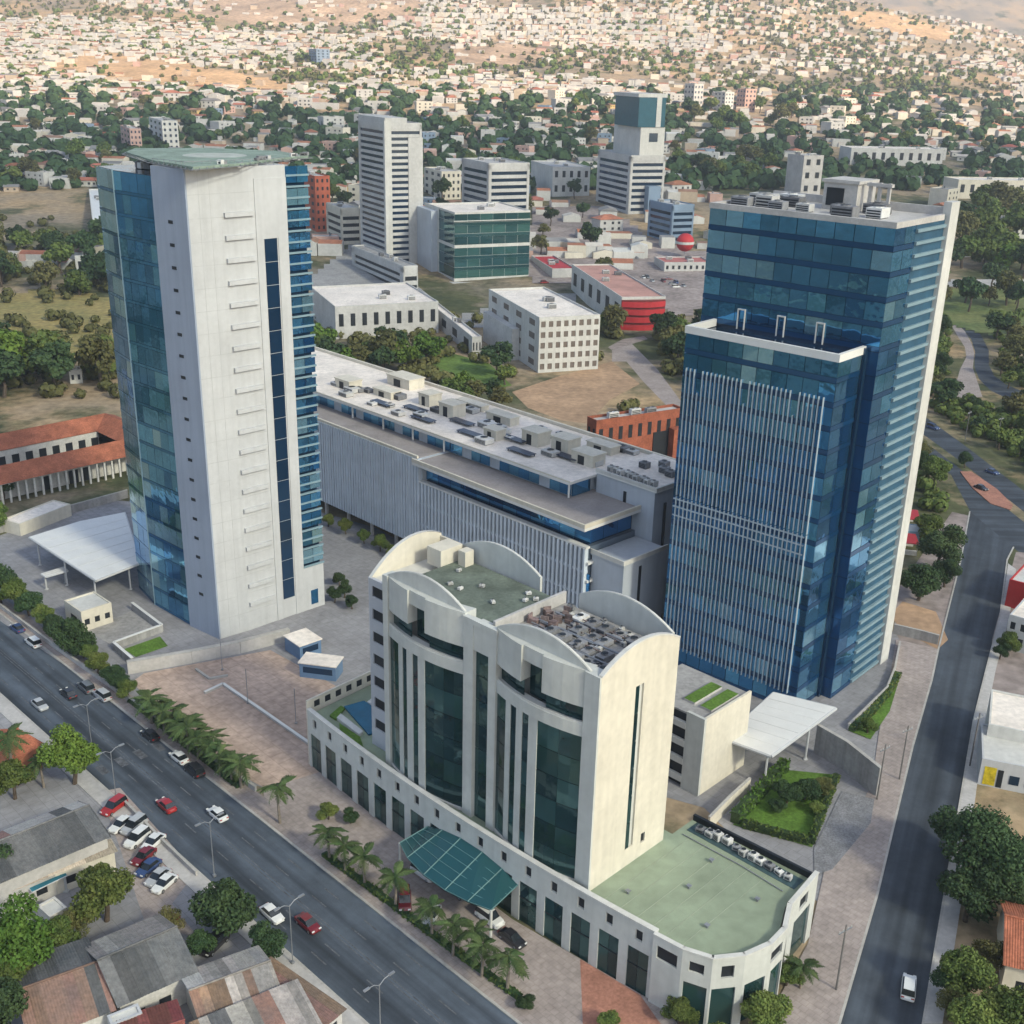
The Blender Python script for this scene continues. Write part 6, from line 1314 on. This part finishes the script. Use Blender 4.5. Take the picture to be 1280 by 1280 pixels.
# ================================================================== TREES THAT CAN BE TOLD APART
TZ_ = [((-40, 1320, 124, 205), 'among the houses behind the towers', 80, (4, 7)), ((-40, 145, 200, 370), 'on the slope left of the helipad tower', 40, (5, 9)), ((-40, 145, 440, 500), 'behind the tiled courtyard house', 14, (5, 9)), ((400, 640, 408, 470), 'in the scrub behind the long office block', 20, (4, 7)), ((540, 640, 470, 520), 'in the scrub beside the bare field', 9, (3, 5.5)), ((740, 890, 345, 500), 'on the scrubby slope beside the dirt road', 14, (3.5, 6.5)), ((1165, 1330, 240, 352), 'behind the green field right of the blue tower', 38, (6, 10)), ((1165, 1330, 362, 400), 'along the lower edge of the green field', 12, (4, 7)), ((860, 1010, 132, 170), 'in the dark belt beyond the stepped tower', 16, (7, 10)), ((850, 1000, 205, 232), 'in the dark row behind the blue tower roof', 14, (6, 9)), ((440, 760, 205, 330), 'between the mid-distance blocks', 22, (4, 7)), ((380, 445, 200, 300), 'beside the orange block', 8, (4, 7))]
for (xa, xb, ya, yb), where, n, (r0, r1) in TZ_:
    for k in range(n):
        for _ in range(8):
            px, py = random.uniform(xa, xb), random.uniform(ya, yb); g = GT(px, py)
            if g and free(g[0], g[1], 2.0) and not any(inside(px, py, q) for q in EXC): break
        else: continue
        if not g: continue
        key = random.choices(('fdark', 'fdark2', 'fmid', 'fmid2', 'folive', 'fbright'), (3, 2, 3, 2, 3, 2.5 if ya > 400 else .2))[0]; R = random.uniform(r0, r1)
        nm = {'fdark': 'dark rounded', 'fdark2': 'tall dark', 'fmid': 'mid green', 'fmid2': 'spreading green', 'folive': 'dry olive', 'fbright': 'bright green'}[key]
        lab = f'{nm} tree {where}'; tree(key, lab, g, R, lab + ' group', random.uniform(.85, 1.2)); RES.append((g[0], g[1], R * .5))

# ================================================================== FAR HILLSIDE: uncountable houses and woods
BARE = [[(50, 82), (130, 64), (200, 74), (330, 98), (420, 116), (330, 120), (200, 110), (110, 100)], [(230, -14), (540, -14), (522, 18), (430, 34), (330, 32), (240, 20)], [(1040, 14), (1110, 16), (1190, 40), (1180, 52), (1090, 36)], [(560, 60), (640, 52), (690, 66), (640, 84), (570, 80)]]
BARE_M = [mat('orange_hill_earth', (.50, .33, .18), .95, .25, .02, fine=.3), mat('pale_red_earth', (.40, .29, .20), .95, .3, .02, fine=.3)]  # bare orange and pale red hill soils
for i, poly in enumerate(BARE): drape('bare_hillside', [(x + random.uniform(-6, 6), y + random.uniform(-2, 2)) for x, y in poly], BARE_M[i % 2], .6, 60, 22)
def clump_boxes(n, xa, xb, ya, yb, thr, sc, smin, smax):
    cols = [W2, OFFWHITE, CREAM, PINK, TAN, RR, GRR, PR, RUR]; mb = MB(); k = 0; tries = 0
    while k < n and tries < n * 4:
        tries += 1; px, py = random.uniform(xa, xb), ya + (yb - ya) * random.random()
        if random.random() > .12 and any(inside(px + random.uniform(-9, 9), py + random.uniform(-3, 3), q) for q in BARE): continue
        g = GT(px, py)
        if g is None or g[1] > 3300: continue
        yy = round(g[1] / 26) * 26 + 7 * math.sin(g[0] / 80); g = (g[0], yy, tz(g[0], yy))
        if vnoise(g[0] / sc + 21, g[1] / sc + 4) < thr + random.uniform(-.12, .12) or not free(g[0], g[1], 5): continue
        s = random.uniform(smin, smax); w_, d, h = s * random.uniform(.8, 1.5), s * random.uniform(.7, 1.1), random.choice((3, 3, 3.4, 6, 6.4)); a = random.choice((0, 0, 0, 1.57)) + .09 * math.cos(g[0] / 80) + random.uniform(-.12, .12); c, sn = math.cos(a), math.sin(a)
        wm = random.choices(range(5), (4.5, 4, 2.4, .7, 1.5))[0]; rm = random.choices((5, 6, 7, 8, wm), (2.4, 2.2, 2.4, 1.8, 1.2))[0]; b = len(mb.v); rd = 1.4 if random.random() < .55 else 0
        for X, Y, Z in ((-w_, -d, -4), (w_, -d, -4), (w_, d, -4), (-w_, d, -4), (-w_, -d, h), (w_, -d, h), (w_, d, h), (-w_, d, h), (-w_, 0, h + rd), (w_, 0, h + rd)):
            mb.v.append((g[0] + (X * c - Y * sn) * .5, g[1] + (X * sn + Y * c) * .5, g[2] + Z))
        for q in ((0, 1, 5, 4), (1, 2, 6, 5), (2, 3, 7, 6), (3, 0, 4, 7)): mb.f.append(tuple(b + i for i in q)); mb.m.append(wm)
        if rd:
            for q in ((4, 5, 9, 8), (6, 7, 8, 9)): mb.f.append(tuple(b + i for i in q)); mb.m.append(rm)
            for q in ((4, 8, 7), (5, 6, 9)): mb.f.append(tuple(b + i for i in q)); mb.m.append(wm)
        else: mb.f.append((b + 4, b + 5, b + 6, b + 7)); mb.m.append(rm)
        k += 1
    return mb, cols
mb, cols = clump_boxes(4300, -60, 1340, -12, 128, .50, 300, 7, 12)
tag(mb.obj('hillside_houses', cols), 'countless pale houses scattered over the sunlit hillsides', 'houses', kind='stuff')
mb, cols = clump_boxes(900, -60, 1340, 116, 235, .28, 120, 8, 13)
tag(mb.obj('shaded_slope_houses', cols), 'crowd of small houses filling the shaded slope behind the towers', 'houses', kind='stuff')
mb, cols = clump_boxes(110, 385, 900, 205, 335, .2, 120, 7, 14)
tag(mb.obj('mid_distance_sheds', cols), 'crowd of low sheds and yards between the mid-distance blocks', 'sheds', kind='stuff')
mb, cols = clump_boxes(900, 560, 1340, -12, 125, .38, 200, 7, 11)
tag(mb.obj('ridge_houses', cols), 'houses strewn over the ridge behind the blue tower', 'houses', kind='stuff')
mb, cols = clump_boxes(130, -40, 150, 192, 330, .1, 100, 8, 15)
tag(mb.obj('valley_edge_houses', cols), 'crowd of pale houses between woods left of the helipad tower', 'houses', kind='stuff')
def wood(name, label, n, xa, xb, ya, yb, thr, sc, m, r0, r1, seed, nq=16):
    r = np.random.default_rng(seed); V = []; F = []; k = 0; tries = 0
    while k < n and tries < n * 5:
        tries += 1; px, py = random.uniform(xa, xb), random.uniform(ya, yb)
        if random.random() > .12 and any(inside(px + random.uniform(-9, 9), py + random.uniform(-3, 3), q) for q in BARE) or any(inside(px, py, q) for q in EXC): continue
        g = GT(px, py)
        if g is None or g[1] > 3400: continue
        if vnoise(g[0] / sc + 41, g[1] / sc + 14) < thr + random.uniform(-.1, .1): continue
        R = random.uniform(r0, r1); c = np.array([g[0], g[1], g[2] + R * .75]); d = r.normal(size=(nq, 3)); d /= np.linalg.norm(d, axis=1)[:, None]; p = c + d * R * r.uniform(.6, 1, (nq, 1)) * np.array([1, 1, .8])
        a = np.cross(d, r.normal(size=(nq, 3))); a /= np.linalg.norm(a, axis=1)[:, None]; b = np.cross(d, a); s = R * (.42 if nq < 30 else .2); base = len(V)
        V += np.stack([p - a * s - b * s, p + a * s - b * s, p + a * s + b * s, p - a * s + b * s], 1).reshape(-1, 3).tolist(); F += [(base + 4 * i, base + 4 * i + 1, base + 4 * i + 2, base + 4 * i + 3) for i in range(nq)]; k += 1
    me = bpy.data.meshes.new(name); me.from_pydata(V, [], F); me.materials.append(m); tag(link(name, me), label, 'trees', kind='stuff')
wood('hillside_wood', 'thin green woods between houses on the far hills', 1900, -60, 1340, -12, 130, .50, 190, LEAF_M, 2.6, 5.2, 5)
wood('hillside_scrub', 'olive scrub on the far dry hillsides', 3400, -60, 1340, -12, 130, .34, 260, LEAF_O, 2.0, 4.4, 6, 12)
wood('slope_wood', 'dark tree cover between houses on the shaded slope', 1500, -60, 1340, 112, 240, .36, 130, LEAF_D, 4, 7.5, 7, 24)
wood('bank_scrub', 'mixed scrub on the banks behind the long office block', 260, 395, 890, 400, 520, .35, 40, LEAF_O, 1.5, 3, 8, 70)
wood('roadside_scrub', 'mixed scrub on the banks beside the divided road', 420, 1150, 1340, 395, 640, .2, 40, LEAF_M, 1.2, 2.8, 10, 70)
wood('bank_scrub_left', 'mixed scrub on the open ground left of the helipad tower', 260, -60, 150, 270, 500, .38, 40, LEAF_O, 1.5, 3.5, 9, 70)

# cars on the sloping car park
SP = [k for k in CP]
for k in range(34):
    g = GT(random.uniform(668, 885), random.uniform(318, 372))
    if not free(g[0], g[1], 2): continue
    key = random.choice(SP); copy_tree(CP[key], (g[0], g[1], g[2] + .05), rz_of(75 + random.choice((0, 90))), f'{key[0].replace("_", " ")} {"sedan" if key[1] == "sedan" else "van"} standing on the sloping car park')['group'] = 'cars on the sloping car park'
# ================================================================== AIR
hz = bpy.data.materials.new('valley_haze'); hz.use_nodes = True; n = hz.node_tree; n.nodes.remove(n.nodes['Principled BSDF'])
pv = n.nodes.new('ShaderNodeVolumePrincipled'); pv.inputs['Color'].default_value = (.86, .91, 1.0, 1); pv.inputs['Density'].default_value = 1.55e-4; pv.inputs['Anisotropy'].default_value = .1
n.links.new(pv.outputs[0], n.nodes['Material Output'].inputs['Volume'])
tag(MB().box(-9990, -400, -12, 9990, 9990, 720).obj('haze', hz), 'pale haze filling the valley air towards the hills', 'haze', kind='stuff')
